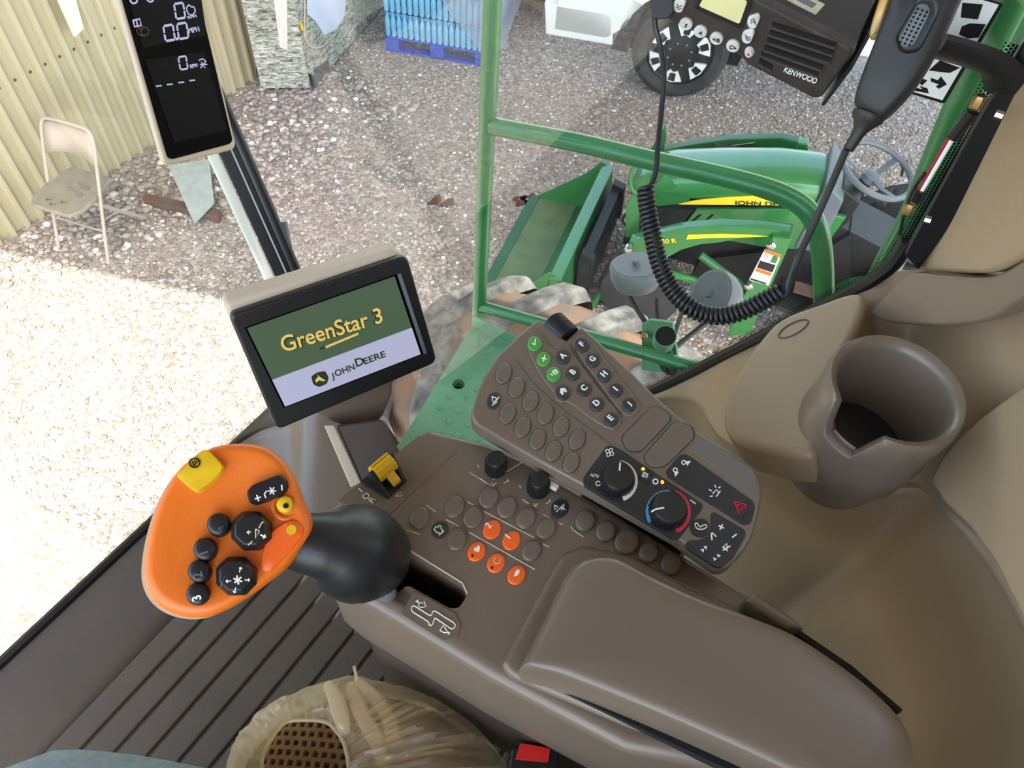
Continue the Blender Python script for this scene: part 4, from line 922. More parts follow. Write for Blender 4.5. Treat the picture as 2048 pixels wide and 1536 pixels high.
def armrest():
    pl = Zpl(.508); low = Zpl(.545)
    t = thing('armrest', 'smooth brown moulded armrest with rounded edges in the foreground', 'armrest', Zpl(.55).at(1400, 1350))
    top = cat2([(1052, 1332), (1046, 1316), (1064, 1282), (1100, 1210), (1128, 1150), (1150, 1120), (1186, 1106), (1230, 1110), (1300, 1146), (1400, 1192), (1500, 1228), (1600, 1270), (1700, 1336), (1780, 1400), (1826, 1455), (1842, 1510), (1830, 1570), (1760, 1640), (1640, 1580), (1500, 1512), (1300, 1424), (1130, 1356)], 4)
    N = len(top); o = on(pl, top); c = sum(o, V())/N
    mk('cushion', dome(o, V((0, 0, 1)), [(.985, -.040), (.998, -.034), (1.0, -.022), (.995, -.013), (.982, -.006), (.962, -.0015), (.93, .001), (.8, .003), (.4, .004)]), 'plastic_brown', t, smooth=70)
    base = rnd2([(1020, 1352), (1000, 1326), (1080, 1180), (1120, 1106), (1170, 1086), (1260, 1106), (1470, 1210), (1600, 1268), (1700, 1345), (1780, 1430), (1790, 1560), (1650, 1600), (1250, 1450)], 14, 4)
    mk('base', prism(on(low, base, 0), (0, 0, -.16)), 'plastic_brown', t, smooth=0, bevel=.008, seg=3)
    mk('lid_gap', prism(on(low, [(1066, 1352), (1110, 1366), (1300, 1452), (1440, 1520), (1560, 1572), (1550, 1580), (1430, 1530), (1290, 1464), (1078, 1362)], .004), (0, 0, -.012)), 'hole_black', t, smooth=0)
    mk('latch_tab', prism(on(low, [(1476, 1212), (1490, 1200), (1500, 1200), (1560, 1240), (1600, 1270), (1560, 1270), (1500, 1232)], .016), (0, 0, -.02)), 'plastic_brown', t, smooth=0, bevel=.004)
    mk('rear_seam', prism(on(low, [(1558, 1238), (1700, 1335), (1800, 1422), (1795, 1428), (1690, 1345), (1556, 1246)], .004), (0, 0, -.03)), 'hole_black', t, smooth=0)
armrest()

# ================================================================== KEYPAD
def keypad():
    pl = Zpl(.522); t = thing('keypad', 'tilted brown keypad with lettered keys and climate dials next to the console', 'keypad', pl.at(1230, 900)-V((0, 0, .04)))
    outl = [(1077, 636), (1056, 652), (1030, 675), (994, 711), (972, 745), (957, 775), (946, 808), (942, 826), (946, 840), (956, 850), (998, 876), (1082, 924), (1160, 966), (1274, 1030), (1356, 1076), (1420, 1124), (1436, 1134), (1452, 1134), (1466, 1126), (1490, 1100), (1506, 1072), (1518, 1030), (1525, 992), (1522, 962), (1507, 932), (1456, 898), (1388, 857), (1350, 824), (1316, 795), (1282, 760), (1251, 730), (1205, 688), (1167, 654), (1160, 652), (1132, 679), (1095, 648)]
    body = mk('body', prism(on(pl, outl), (0, 0, -.018)), 'plastic_brown', t, smooth=0, bevel=.004, seg=3)
    th = mk('thumb_wheel', tube([pl.at(1106, 637, -.006), pl.at(1138, 668, -.006)], .0125, 24), 'rubber_black', t, smooth=20)
    a = pl.at(1106, 637, -.006); b = pl.at(1138, 668, -.006); ax = (b-a).normalized()
    for k in range(9):
        c = a+(b-a)*(k+.5)/9; u = ax.cross(V((0, 0, 1))).normalized(); v = ax.cross(u)
        mk('grip_ring', tube([c+(u*math.cos(q)+v*math.sin(q))*.0127 for q in [i*math.pi/8 for i in range(16)]], .0007, 4, closed=True), 'plastic_black', th, smooth=0)
    # raised strips that carry the lettered keys
    left = cat2([(1054, 690), (1062, 673), (1076, 668), (1090, 678), (1100, 694), (1113, 700), (1124, 694), (1138, 698), (1160, 727), (1190, 768), (1222, 808), (1241, 832), (1242, 848), (1232, 860), (1216, 858), (1180, 838), (1138, 806), (1126, 806), (1112, 800), (1106, 784), (1088, 762), (1064, 720)], 3)
    plate('key_strip', pl, left, .004, 'plastic_brown', t, .0016, bevel=.0012, seg=3)
    right = cat2([(1146, 686), (1154, 674), (1168, 672), (1184, 684), (1216, 728), (1250, 772), (1276, 804), (1278, 822), (1268, 832), (1250, 832), (1230, 812), (1194, 762), (1164, 722)], 3)
    plate('key_strip', pl, right, .004, 'plastic_brown', t, .0016, bevel=.0012, seg=3)
    lines('groove', pl, [[(1020, 704), (1060, 760), (1110, 808), (1180, 860), (1216, 888)], [(1139, 690), (1170, 735), (1210, 790), (1242, 828)]], .0012, 'plastic_dark_brown', t, -.0004)
    K = .0016
    def mark(cx, cy, s, bt, hh=.0058):
        w_ = 4.6 if s != 'I' else 1.6; cx -= 2.6*-.0; bx, by = cx+.64*4.3, cy+.77*4.3
        text(s, 'print', pl.at(bx-.77*w_, by+.64*w_, K+.0024), pl.at(bx+.77*w_, by-.64*w_, K+.0024), pl.n, 'print_white', bt, hh=hh, bold=.025, lift=.0001)
    for s, cx, cy in (('A', 1126, 717), ('B', 1146, 749), ('C', 1168, 781), ('D', 1193, 811), ('E', 1221, 841), ('F', 1164, 693), ('G', 1185, 723), ('H', 1208, 753), ('I', 1231, 783), ('J', 1257, 812)):
        b = btn('letter_key', pl, cx, cy, 14.5, 14.5, 0, .0024, 'key_dark', t, base=K); mark(cx, cy, s, b)
    b = btn('home_key', pl, 1125, 788, 15, 15, 0, .0024, 'key_dark', t, base=K)
    mk('symbol', prism([pl.at(1125+.77*u-.64*v, 788-.64*u-.77*v, K+.0030) for u, v in ((-6, -5), (-2, -5), (-2, -1), (2, -1), (2, -5), (6, -5), (6, 1), (8, 1), (0, 8), (-8, 1), (-6, 1))], (0, 0, -.0006)), 'print_white', b, smooth=0)
    for k, (cx, cy) in enumerate(((1069, 691), (1087, 722), (1107, 752))):
        b = btn('green_key', pl, cx, cy, 14.5, 14.5, 0, .0022, 'green_button', t, base=K)
        q = [[(cx-5, cy+1), (cx, cy+4), (cx+1, cy-8)]] if k == 0 else [[(cx-5, cy-1), (cx+6, cy+1)], [(cx+2, cy-6), (cx-1, cy+6)]] if k == 1 else [[(cx-7, cy+2), (cx-4, cy+1), (cx-3, cy+5)], [(cx-3, cy-4), (cx+3, cy-8)], [(cx-1, cy-1), (cx+5, cy-5)], [(cx+2, cy+2), (cx+8, cy-2)], [(cx-3, cy-4), (cx+2, cy+2)], [(cx+3, cy-8), (cx+8, cy-2)]]
        lines('symbol', pl, q, .0006, 'print_white', b, K+.0022)
    for cx, cy in ((1007, 748), (1033, 776), (1061, 803), (1091, 829), (1122, 854), (1154, 880), (1015, 828), (1045, 855), (1075, 880), (1107, 903), (1142, 926)):
        btn('blank_key', pl, cx, cy, 21, 15.5, -68, .0020, 'plastic_button', t)
        lines('key_well', pl, [ell(cx, cy, 22, 16.5, -68, 20)], .0006, 'plastic_dark_brown', t, -.0001, closed=True)
    b = btn('mute_key', pl, 987, 802, 18.5, 13.5, -68, .0012, 'key_dark', t)
    lines('symbol', pl, [[(984, 795), (994, 799), (986, 807), (984, 795)], [(994, 806), (984, 814), (998, 796)]], .0005, 'print_white', b, .0016)
    for q in ([(1241, 876), (1306, 811), (1334, 824), (1342, 840), (1280, 905), (1256, 902)], [(1287, 913), (1350, 842), (1384, 855), (1389, 876), (1327, 936), (1298, 934)]):
        plate('blank_cover', pl, rnd2(q, 14, 4), .003, 'plastic_button', t, .0016, bevel=.001, seg=2); lines('cover_seam', pl, [rnd2([((x-sum(p[0] for p in q)/6)*1.04+sum(p[0] for p in q)/6, (y-sum(p[1] for p in q)/6)*1.04+sum(p[1] for p in q)/6) for x, y in q], 14, 4)], .0006, 'plastic_dark_brown', t, -.0001, closed=True)
    plate('blank_pad', pl, rnd2([(1381, 897), (1392, 880), (1413, 878), (1506, 941), (1515, 962), (1510, 987), (1497, 988)], 10, 4), .003, 'blank_grey', t, .0006, bevel=.0004)
    cp = plate('climate_panel', pl, rnd2([(1214, 891), (1230, 893), (1405, 1008), (1405, 1018), (1358, 1078), (1346, 1078), (1168, 972), (1165, 957)], 9, 4), .003, 'panel_black', t, .0006, bevel=.0004)
    for cx, cy, r, p in ((1233, 960, 33, (1236, 932)), (1334, 1021, 36, (1300, 1028))):
        o = pl.at(cx, cy+4, .0005); R_ = r*.62/F
        kn = mk('dial', lathe(o, (0, 0, 1), [(R_, 0), (R_, .003), (R_*.93, .0085), (R_*.85, .0105), (R_*.5, .010)], 36), 'plastic_black', t, smooth=45)
        for k in range(24):
            an = k*math.pi/12; e = V((math.cos(an), math.sin(an), 0)); mk('dial_ridge', tube([o+e*R_+V((0, 0, .001)), o+e*R_*.93+V((0, 0, .0085))], .0006, 4), 'plastic_black', kn, smooth=0)
        q = pl.at(*p); dr = (q-pl.at(cx, cy)); dr.z = 0; dr.normalize()
        mk('pointer', tube([o+dr*R_*.35+V((0, 0, .0105)), o+dr*R_*.80+V((0, 0, .0106)), o+dr*R_*.99+V((0, 0, .0075))], .0007, 6), 'print_cream', kn)
    def arc(cx, cy, r0, r1, a0, a1, mat, n=18):
        A_ = [math.radians(a0+(a1-a0)*i/n) for i in range(n+1)]
        pts = [(cx+1*0+r1*math.cos(q), cy+r1*math.sin(q)) for q in A_]+[(cx+r0[i]*math.cos(A_[i]), cy+r0[i]*math.sin(A_[i])) for i in range(n, -1, -1)]
        mk('dial_scale', prism(on(pl, pts, .0011), (0, 0, -.001)), mat, cp, smooth=0)
    arc(1233, 963, [41-8*(i/18) for i in range(19)], 42, -80, 70, 'print_cream')
    arc(1335, 1025, [40-4*(1-abs(i/9-1))-2 for i in range(19)], 44, 150, 275, 'print_blue')
    arc(1335, 1025, [43-8*(i/18) for i in range(19)], 46, -70, 66, 'print_red')
    text('AUTO', 'print', pl.at(1180, 953, .0008), pl.at(1197, 957, .0008), pl.n, 'print_cream', cp, hh=.0025)
    lines('print', pl, [ell(1196, 968, 4.5, 4.5, 0, 12)], .0004, 'print_cream', cp, .0009, closed=True)
    lines('print', pl, [ell(1219+5*math.cos(q), 906+5*math.sin(q), 4.2, 3.2, math.degrees(q), 10) for q in (.5, 2.07, 3.64, 5.21)], .0004, 'print_white', cp, .0009, closed=True)
    for cx, cy in ((1289, 952), (1310, 965)): btn('climate_key', pl, cx, cy, 12, 11, 0, .0008, 'panel_black', t, base=.0006)
    lines('print', pl, [[(1283, 954), (1287, 946), (1295, 950), (1293, 957), (1283, 954)], [(1286, 953), (1290, 949)], [(1290, 954), (1293, 951)]], .0004, 'print_white', t, .0016)
    lines('print', pl, [ell(1310, 965, 5, 5, 0, 8)], .0006, 'print_white', t, .0016, closed=True)
    for cx, cy in ((1286, 939), (1324, 965)): mk('indicator_led', lathe(pl.at(cx, cy, .0004), (0, 0, 1), [(.0016, 0), (.0012, .001)], 10), 'led_orange', cp)
    mk('print', tube(on(pl, [(1380, 1001), (1391, 1009)], .0009), .0006, 5), 'print_white', cp)
    lp = plate('light_panel', pl, rnd2([(1331, 942), (1361, 909), (1374, 909), (1505, 1002), (1510, 1016), (1501, 1049), (1485, 1051), (1334, 954)], 10, 4), .003, 'panel_black', t, .0006, bevel=.0004)
    lines('print', pl, [ell(1367, 926, 4, 4, 0, 10), ell(1350, 941, 4, 4, 0, 10)], .0005, 'print_white', lp, .0009, closed=True)
    for q in ([(1372, 924), (1381, 923), (1374, 933)], [(1348, 946), (1357, 945), (1350, 955)]): mk('print', prism(on(pl, q, .0012), (0, 0, -.0006)), 'print_white', lp, smooth=0)
    lines('print', pl, [[(1425, 988), (1433, 980), (1437, 988)], [(1432, 994), (1440, 983)], [(1423, 983), (1417, 980)], [(1425, 993), (1419, 994)], [(1431, 976), (1429, 971)], [(1437, 977), (1440, 974)]], .0005, 'print_white', lp, .0009)
    hb = btn('hazard_key', pl, 1479, 1017, 17, 16, 0, .001, 'panel_black', t, base=.0006)
    lines('symbol', pl, [[(1468, 1006), (1492, 1012), (1476, 1028)], [(1473, 1011), (1485, 1014), (1477, 1022)]], .0007, 'print_red', hb, .002, closed=True)
    ph = btn('phone_key', pl, 1400, 1056, 20, 19, 0, .001, 'panel_black', t)
    lines('symbol', pl, [cat2([(1389, 1049), (1393, 1058), (1403, 1060), (1412, 1056), (1411, 1051), (1405, 1052), (1399, 1055), (1394, 1048)], 3)], .0005, 'print_cream', ph, .0012, closed=True)
    au = [(1270+x/5.908, 900+y/5.908) for x, y in ((890, 760), (930, 730), (1300, 950), (1305, 1020), (1160, 1280), (1020, 1390), (950, 1385), (600, 1150), (600, 1100), (650, 1065), (760, 1070), (860, 1010), (905, 920), (890, 830))]
    ap = plate('audio_panel', pl, rnd2(au, 6, 3), .003, 'panel_black', t, .0006, bevel=.0004)
    Q = lambda x, y: (1270+x/5.908, 900+y/5.908)
    lines('print', pl, [[Q(985, 900), Q(1045, 930)], [Q(1030, 885), Q(1000, 945)], [Q(1145, 1040), Q(1195, 1000)], [Q(895, 1030), Q(915, 985), Q(955, 1030)], [Q(900, 985), Q(905, 1070)], [Q(1030, 1160), Q(1080, 1110), Q(1085, 1200), Q(1040, 1150)], [Q(1035, 1190), Q(1120, 1140)]], .0006, 'print_white', ap, .0009)
    for q in ((800, 1190, 0), (835, 1155, 0), (940, 1290, 1), (985, 1250, 1)):
        x, y, s = q; pts = [Q(x-28, y-10), Q(x+12, y-14), Q(x+4, y+26)] if not s else [Q(x-20, y-16), Q(x+24, y+4), Q(x-8, y+26)]
        mk('print', prism(on(pl, pts, .0012), (0, 0, -.0006)), 'print_white', ap, smooth=0)
    mk('mount_pad', prism(on(pl, [(1080, 934), (1092, 931), (1124, 950), (1118, 956)], -.018), (0, 0, -.006)), 'trim_cream', t, smooth=0)
    mk('support_arm', prism(on(pl, [(1180, 940), (1250, 860), (1440, 1000), (1390, 1060)], -.018), (0, 0, -.10)), 'plastic_dark_brown', t, smooth=0)
keypad()

# ================================================================== HYDROSTATIC LEVER
def lever():
    pl = Zpl(CT); b0 = zp(748, 1114, .555)
    t = thing('control_lever', 'orange multifunction control lever on a black rubber boot', 'control lever', b0)
    path = [zp(752, 1116, .56), zp(738, 1112, .54), zp(716, 1106, .515), zp(690, 1100, .496), zp(655, 1092, .484), zp(622, 1087, .480), zp(600, 1082, .482), zp(585, 1078, .486)]
    mk('boot', tube(cat(path, 4), [x for x in sum([[a+(b-a)*k/4 for k in range(4)] for a, b in zip([.024, .0335, .0365, .0330, .0240, .0212, .020], [.0335, .0365, .0330, .0240, .0212, .020, .020])], [])]+[.020], 24), 'rubber_black', t, smooth=60)
    c = dp(452, 1064, .515); n = ((C-c).normalized()*.94+V((0, 0, 1))*.16-RT*.12).normalized(); hp = Pl(c, n)
    out = cat2([(480, 883), (528, 890), (566, 917), (592, 958), (608, 1000), (623, 1034), (624, 1062), (606, 1092), (575, 1132), (525, 1172), (462, 1214), (405, 1236), (350, 1232), (306, 1206), (284, 1164), (284, 1112), (296, 1052), (316, 996), (346, 945), (386, 908), (432, 888)], 4)
    o = on(hp, out)
    prof = [(.90, -.034), (.97, -.026), (1.0, -.014), (.995, -.007), (.97, -.002), (.93, .0005), (.86, .001), (.7, -.0015), (.3, -.003)]
    mk('head', dome(o, n, prof), 'orange_plastic', t, smooth=70)
    o2 = [p-UP*.0015-RT*.004 for p in o]
    mk('back_shell', dome(o2, n, [(.86, -.045), (.96, -.036), (1.0, -.022), (.99, -.014), (.9, -.014)]), 'plastic_beige', t, smooth=60)
    def rb(cx, cy, r, h, mat, nm, k=20, sq=1): return mk(nm, dome(on(hp, ell(cx, cy, r, r*sq, -50, k), -.003), n, [(1.06, 0), (1.0, h*.7), (.9, h*.9), (.6, h), (.2, h)]), mat, t, smooth=50)
    for cx, cy, s in ((438, 1050, ''), (411, 1099, '1'), (400, 1143, '2'), (397, 1188, '3')):
        b = rb(cx, cy, 23, .0085, 'plastic_black', 'round_button')
        if s: text(s, 'print', hp.at(cx+10, cy+12, .0056), hp.at(cx+6, cy-2, .0056), n, 'print_white' if s == '3' else 'machine_grey', b, hh=.0055, bold=.02)
        else: lines('print', hp, [[(cx+2, cy+8), (cx+8, cy+12), (cx+12, cy+3), (cx+2, cy+8)]], .0004, 'machine_grey', b, .0058)
    for cx, cy, r in ((504, 1062, 44), (474, 1152, 44)):
        oc = [(cx+r*math.cos(math.radians(22+45*k))*1.0, cy+r*math.sin(math.radians(22+45*k))*.96) for k in range(8)]
        b = mk('octagon_button', dome(on(hp, oc, -.003), n, [(1.0, 0), (.98, .007), (.72, .0125), (.3, .0125)]), 'plastic_black', t, smooth=0, bevel=.0008)
        H = .0098; dx, dy = 6, 8
        if cy > 1100:
            for q in (0, 60, 120): a = math.radians(q+20); lines('print', hp, [[(cx+dx+9*math.cos(a), cy+dy+9*math.sin(a)), (cx+dx-9*math.cos(a), cy+dy-9*math.sin(a))]], .0006, 'print_white', b, H)
            for ux, uy in ((1, 0), (-1, .1), (.25, -1), (-.3, 1)):
                px, py = cx+dx+ux*18, cy+dy+uy*20; lines('print', hp, [[(px-ux*5, py-uy*5), (px+ux*5, py+uy*5)], [(px+ux*5-uy*3-ux*3, py+uy*5+ux*3-uy*3), (px+ux*5, py+uy*5), (px+ux*5+uy*3-ux*3, py+uy*5-ux*3-uy*3)]], .0004, 'print_white', b, H)
            lines('print', hp, [[(cx-19, cy-2), (cx-27, cy+22)]], .0006, 'machine_grey', b, .009)
        else:
            lines('print', hp, [[(cx+11, cy-2), (cx+18, cy+2), (cx+11, cy+16), (cx+11, cy-2)], [(cx+17, cy-3), (cx+22, cy-13), (cx+26, cy-16)], [(cx-6, cy+4), (cx+2, cy+4)], [(cx-2, cy+1), (cx-6, cy+4), (cx-2, cy+8)], [(cx-4, cy+30), (cx+4, cy+22)]], .0004, 'print_cream', b, H)
            lines('print', hp, [[(cx+20, cy+9), (cx+29, cy+14)], [(cx+28, cy+9), (cx+30, cy+14), (cx+25, cy+16)]], .0006, 'print_white', b, H)
    pill = rnd2([(494, 985), (505, 972), (560, 950), (574, 958), (578, 978), (566, 992), (514, 1010), (500, 1006)], 12, 4)
    b = mk('rocker_button', dome(on(hp, pill, -.002), n, [(1.03, 0), (1, .006), (.9, .008), (.5, .0082)]), 'plastic_black', t, smooth=50)
    H = .0066
    for q in (0, 60, 120): a = math.radians(q); lines('print', hp, [[(546+8*math.cos(a), 984+8*math.sin(a)), (546-8*math.cos(a), 984-8*math.sin(a))]], .0005, 'print_white', b, H)
    lines('print', hp, [[(565, 972), (566, 983)], [(512, 1000), (524, 996)], [(516, 992), (520, 1004)], [(536, 984), (531, 990), (534, 998)]], .0005, 'print_white', b, H)
    y = rb(570, 1010, 17, .008, 'yellow_plastic', 'yellow_button'); mk('dot', lathe(hp.at(573, 1013, .0052), n, [(.0018, 0), (.0018, .0004)], 12), 'hole_black', y)
    mk('button_well', tube([p for p in on(hp, ell(571, 1012, 25, 26, 0, 24), -.001)], .0016, 6, closed=True), 'orange_plastic', t)
    pad = cat2([(372, 936), (398, 908), (416, 902), (440, 924), (449, 938), (436, 958), (408, 980), (392, 984), (364, 962), (357, 950)], 3)
    b = mk('yellow_pad', dome(on(hp, pad, -.006), n, [(1.03, -.006), (1, .009), (.94, .0115), (.6, .012)]), 'yellow_plastic', t, smooth=60)
    lines('symbol', hp, [ell(393, 929, 10, 9, 0, 16), [(389, 927), (398, 926), (392, 935)]], .0005, 'hole_black', b, .0066, closed=True)
    th = cat2([(546, 1062), (574, 1044), (592, 1042), (606, 1054), (606, 1070), (590, 1092), (566, 1118), (546, 1140), (530, 1143), (522, 1134), (526, 1105), (532, 1085)], 3)
    b = mk('thumb_pad', dome(on(hp, th, -.003), n, [(1.0, 0), (1, .004), (.95, .005), (.5, .0045)]), 'orange_button', t, smooth=60)
    mk('dot', lathe(hp.at(583, 1060, .001), n, [(.0034, 0), (.0032, .0012)], 16), 'yellow_plastic', b)
lever()

# ================================================================== MONITOR
def monitor():
    Pc, pl = para([(488, 652), (790, 546), (843, 705), (566, 812)], .735); n = pl.n
    t = thing('monitor', 'beige backed touchscreen monitor showing a green and lilac start page', 'monitor', pl.at(730, 960)-V((0, 0, .1)))
    bz = rnd2([(456, 628), (812, 508), (873, 722), (553, 858)], 16, 5)
    mk('bezel', prism(on(pl, bz, .004), -n*.012), 'plastic_black', t, smooth=0, bevel=.003, seg=3)
    back = rnd2([(446, 612), (792, 502), (816, 520), (868, 722), (553, 852)], 18, 5)
    mk('housing', prism(on(pl, back, -.006), -n*.030), 'plastic_beige', t, smooth=0, bevel=.006, seg=3)
    sc = mk('screen', prism(on(pl, [(488, 652), (790, 546), (843, 705), (566, 812)], .0046), -n*.003), 'screen_black', t, smooth=0)
    def sp(u, v, h=.0052): return Pc[0]+(Pc[1]-Pc[0])*u+(Pc[3]-Pc[0])*v+n*h
    def sq(nm, u0, u1, v0, v1, mat, h=.0052): return mk(nm, prism([sp(u0, v0, h), sp(u1, v0, h), sp(u1, v1, h), sp(u0, v1, h)], -n*.0004), mat, sc, smooth=0)
    sq('page_top', .012, .985, .01, .635, 'screen_green'); sq('page_bottom', .012, .985, .635, .985, 'screen_lilac')
    sq('edge_bar', 1.005, 1.03, .0, 1.0, 'machine_grey')
    for s_, b_, hh, mt, dz in (('GreenStar 3', .04, None, 'screen_dkgreen', 0), ('GreenStar 3', 0, None, 'screen_yellow', .0004)):
        text(s_, 'lettering', pl.at(565, 699, .0055+dz), pl.at(763, 640-1, .0055+dz), n, mt, sc, hh=.0168, bold=b_+.012, ext=.0001)
    mk('progress_bar', prism([pl.at(*p, .0058) for p in ((648, 688), (713, 661), (714, 665), (649, 692))], -n*.0004), 'screen_yellow', sc, smooth=0)
    mk('progress_bar', prism([pl.at(*p, .0058) for p in ((637, 691), (648, 687), (649, 691), (638, 695))], -n*.0004), 'screen_dkgreen', sc, smooth=0)
    text('J', 'lettering', pl.at(661, 753, .0056), pl.at(667, 751, .0056), n, 'screen_dkgreen', sc, hh=.0088, ext=.0001, bold=.02)
    text('OHN', 'lettering', pl.at(669, 748, .0056), pl.at(708, 733, .0056), n, 'screen_dkgreen', sc, hh=.0072, ext=.0001, bold=.02)
    text('D', 'lettering', pl.at(712, 728, .0056), pl.at(724, 724, .0056), n, 'screen_dkgreen', sc, hh=.0092, ext=.0001, bold=.02)
    text('EERE', 'lettering', pl.at(726, 724, .0056), pl.at(769, 708, .0056), n, 'screen_dkgreen', sc, hh=.0072, ext=.0001, bold=.02)
    em = rnd2([(620, 748), (632, 740), (648, 737), (655, 750), (652, 762), (636, 769), (624, 764)], 4, 3)
    e = mk('emblem', prism(on(pl, em, .0058), -n*.0005), 'screen_dkgreen', sc, smooth=0)
    mk('emblem_mark', prism(on(pl, [(628, 755), (634, 748), (632, 743), (636, 748), (642, 752), (649, 756), (643, 757), (636, 755), (630, 760)], .0061), -n*.0003), 'screen_yellow', e, smooth=0)
    text('JOHN DEERE', 'embossed_lettering', pl.at(596, 594, .0042), pl.at(682, 564, .0042), n, 'panel_black', t, hh=.004)
    # neck and support column
    def bl(q, back_): return on(pl, q, back_)
    neck = [(630, 836), (795, 768), (794, 800), (776, 846), (764, 860), (716, 874), (690, 866), (664, 858)]
    mk('neck', prism(bl(neck, -.016), -n*.03), 'plastic_brown', t, smooth=0, bevel=.004, seg=3)
    d0 = .78
    col = [dp(648, 848, d0), dp(780, 830, d0), dp(800, 900, d0), dp(850, 1010, d0), dp(735, 1010, d0)]
    aw = (dp(720, 900, d0)-C).normalized()
    mk('column', prism([dp(672, 850, d0), dp(766, 838, d0), dp(792, 888, d0), dp(850, 1000, d0), dp(748, 1020, d0)], aw*.04), 'plastic_dark_brown', t, smooth=0, bevel=.003)
    mk('column_side', prism([dp(648, 850, d0-.004), dp(668, 850, d0-.004), dp(722, 965, d0-.004), dp(702, 975, d0-.004)], aw*.02), 'plastic_beige', t, smooth=0, bevel=.001)  # first strip: the column's lit left face, its light put into the beige
    mk('column_side', prism([dp(758, 838, d0+.004), dp(768, 842, d0+.004), dp(800, 886, d0+.004), dp(790, 894, d0+.004)], aw*.02), 'machine_grey', t, smooth=0)
monitor()

# ================================================================== CORNER POST DISPLAY
def corner_display():
    ps = [(236, 0), (403, 0), (472, 292), (330, 330)]; Pc, pl = para(ps, 1.02); n = pl.n
    t = thing('digital_display', 'tall black digital readout with pale frame on the corner post', 'display', pl.at(420, 320)-V((0, 0, .02)))
    ext = lambda p, q, k: (p[0]+(p[0]-q[0])*k, p[1]+(p[1]-q[1])*k)
    tl, tr = ext((236, 0), (330, 330), .35), ext((403, 0), (472, 292), .35)
    fr = rnd2([(tl[0]+4, tl[1]), tr, (475, 298), (332, 333)], 16, 5)
    mk('frame', prism(on(pl, fr), -n*.008), 'plastic_beige', t, smooth=0, bevel=.003, seg=3)
    ip = rnd2([(tl[0]+9, tl[1]+5), (tr[0]-6, tr[1]+5), (464, 286), (336, 320)], 12, 5)
    sc = mk('screen', prism(on(pl, ip, .002), -n*.004), 'screen_black', t, smooth=0)
    mk('panel', prism(on(pl, [(244, -30), (395, -30), (410, 70), (282, 96)], .0026), -n*.001), 'screen_panel', sc, smooth=0)
    mk('panel', prism(on(pl, [(286, 120), (405, 104), (450, 260), (345, 285)], .0026), -n*.001), 'screen_panel', sc, smooth=0)
    def seg(cx, cy, w_, h_, lw):
        u = V((1, -.17, 0)); v = V((.16, 1, 0)); c = V((cx, cy, 0)); S_ = []
        a, b, d, e = c-u*w_-v*h_, c+u*w_-v*h_, c+u*w_+v*h_, c-u*w_+v*h_; m0, m1 = c-u*w_, c+u*w_
        for p, q in ((a, b), (b, m1), (m1, d), (d, e), (e, m0), (m0, a)):
            dd = (q-p); S_.append(((p+dd*.09).to_tuple()[:2], (q-dd*.09).to_tuple()[:2]))
        lines('digit', pl, [list(s) for s in S_], lw, 'segment_lit', sc, .003)
    seg(355, 22, 9, 15, .0013); seg(334, 66, 9.5, 15, .0013); seg(361, 62, 9.5, 15, .0013); seg(362, 126, 7.5, 12.5, .0011)
    mk('decimal_point', prism(on(pl, [(347, 76), (352, 75), (353, 80), (348, 81)], .0032), -n*.0008), 'segment_lit', sc, smooth=0)
    text('MPH', 'lettering', pl.at(374, 67, .0028), pl.at(395, 63, .0028), n, 'segment_lit', sc, hh=.0055)
    text('RPM', 'lettering', pl.at(377, 137, .0028), pl.at(391, 134, .0028), n, 'segment_lit', sc, hh=.0042)
    text('RPM', 'lettering', pl.at(372, 38, .0028), pl.at(389, 35, .0028), n, 'segment_lit', sc, hh=.003)
    for x, y in ((313, 172), (335, 169), (358, 165), (380, 161)): mk('dash', tube(on(pl, [(x-5, y+.5), (x+5, y-.7)], .003), .0014, 6, flat=.6), 'segment_lit', sc)
    lines('icon', pl, [cat2([(369, 16), (374, 10), (378, 14), (383, 14), (386, 22), (381, 30), (373, 28), (370, 22)], 3)], .0008, 'segment_lit', sc, .003, closed=True)
    lines('icon', pl, [[(397, 136), (408, 122)], [(399, 124), (406, 136)], [(396, 129), (410, 129)], cat2([(394, 121), (400, 118), (406, 121)], 3, False)], .0007, 'segment_lit', sc, .003)
    lines('icon', pl, [[(262, 41), (275, 38), (278, 51), (265, 54), (262, 41)], [(268, 40), (271, 52)]], .0009, 'segment_lit', sc, .003)
    lines('icon', pl, [ell(281, 63, 12, 9, 10, 18)], .001, 'segment_red', sc, .003, closed=True)
    text('P', 'icon_letter', pl.at(277, 68, .0028), pl.at(284, 67, .0028), n, 'segment_red', sc, hh=.008)
    lines('icon', pl, [ell(263, 1, 7, 6, 0, 12), ell(296, -3, 7, 7, 0, 12)], .001, 'segment_lit', sc, .003, closed=True)
    mk('mount', prism([p-n*.008 for p in on(pl, [(420, 220), (450, 215), (462, 280), (435, 290)])], (pl.at(440, 260)-C).normalized()*.12), 'trim_black', t, smooth=0)
corner_display()

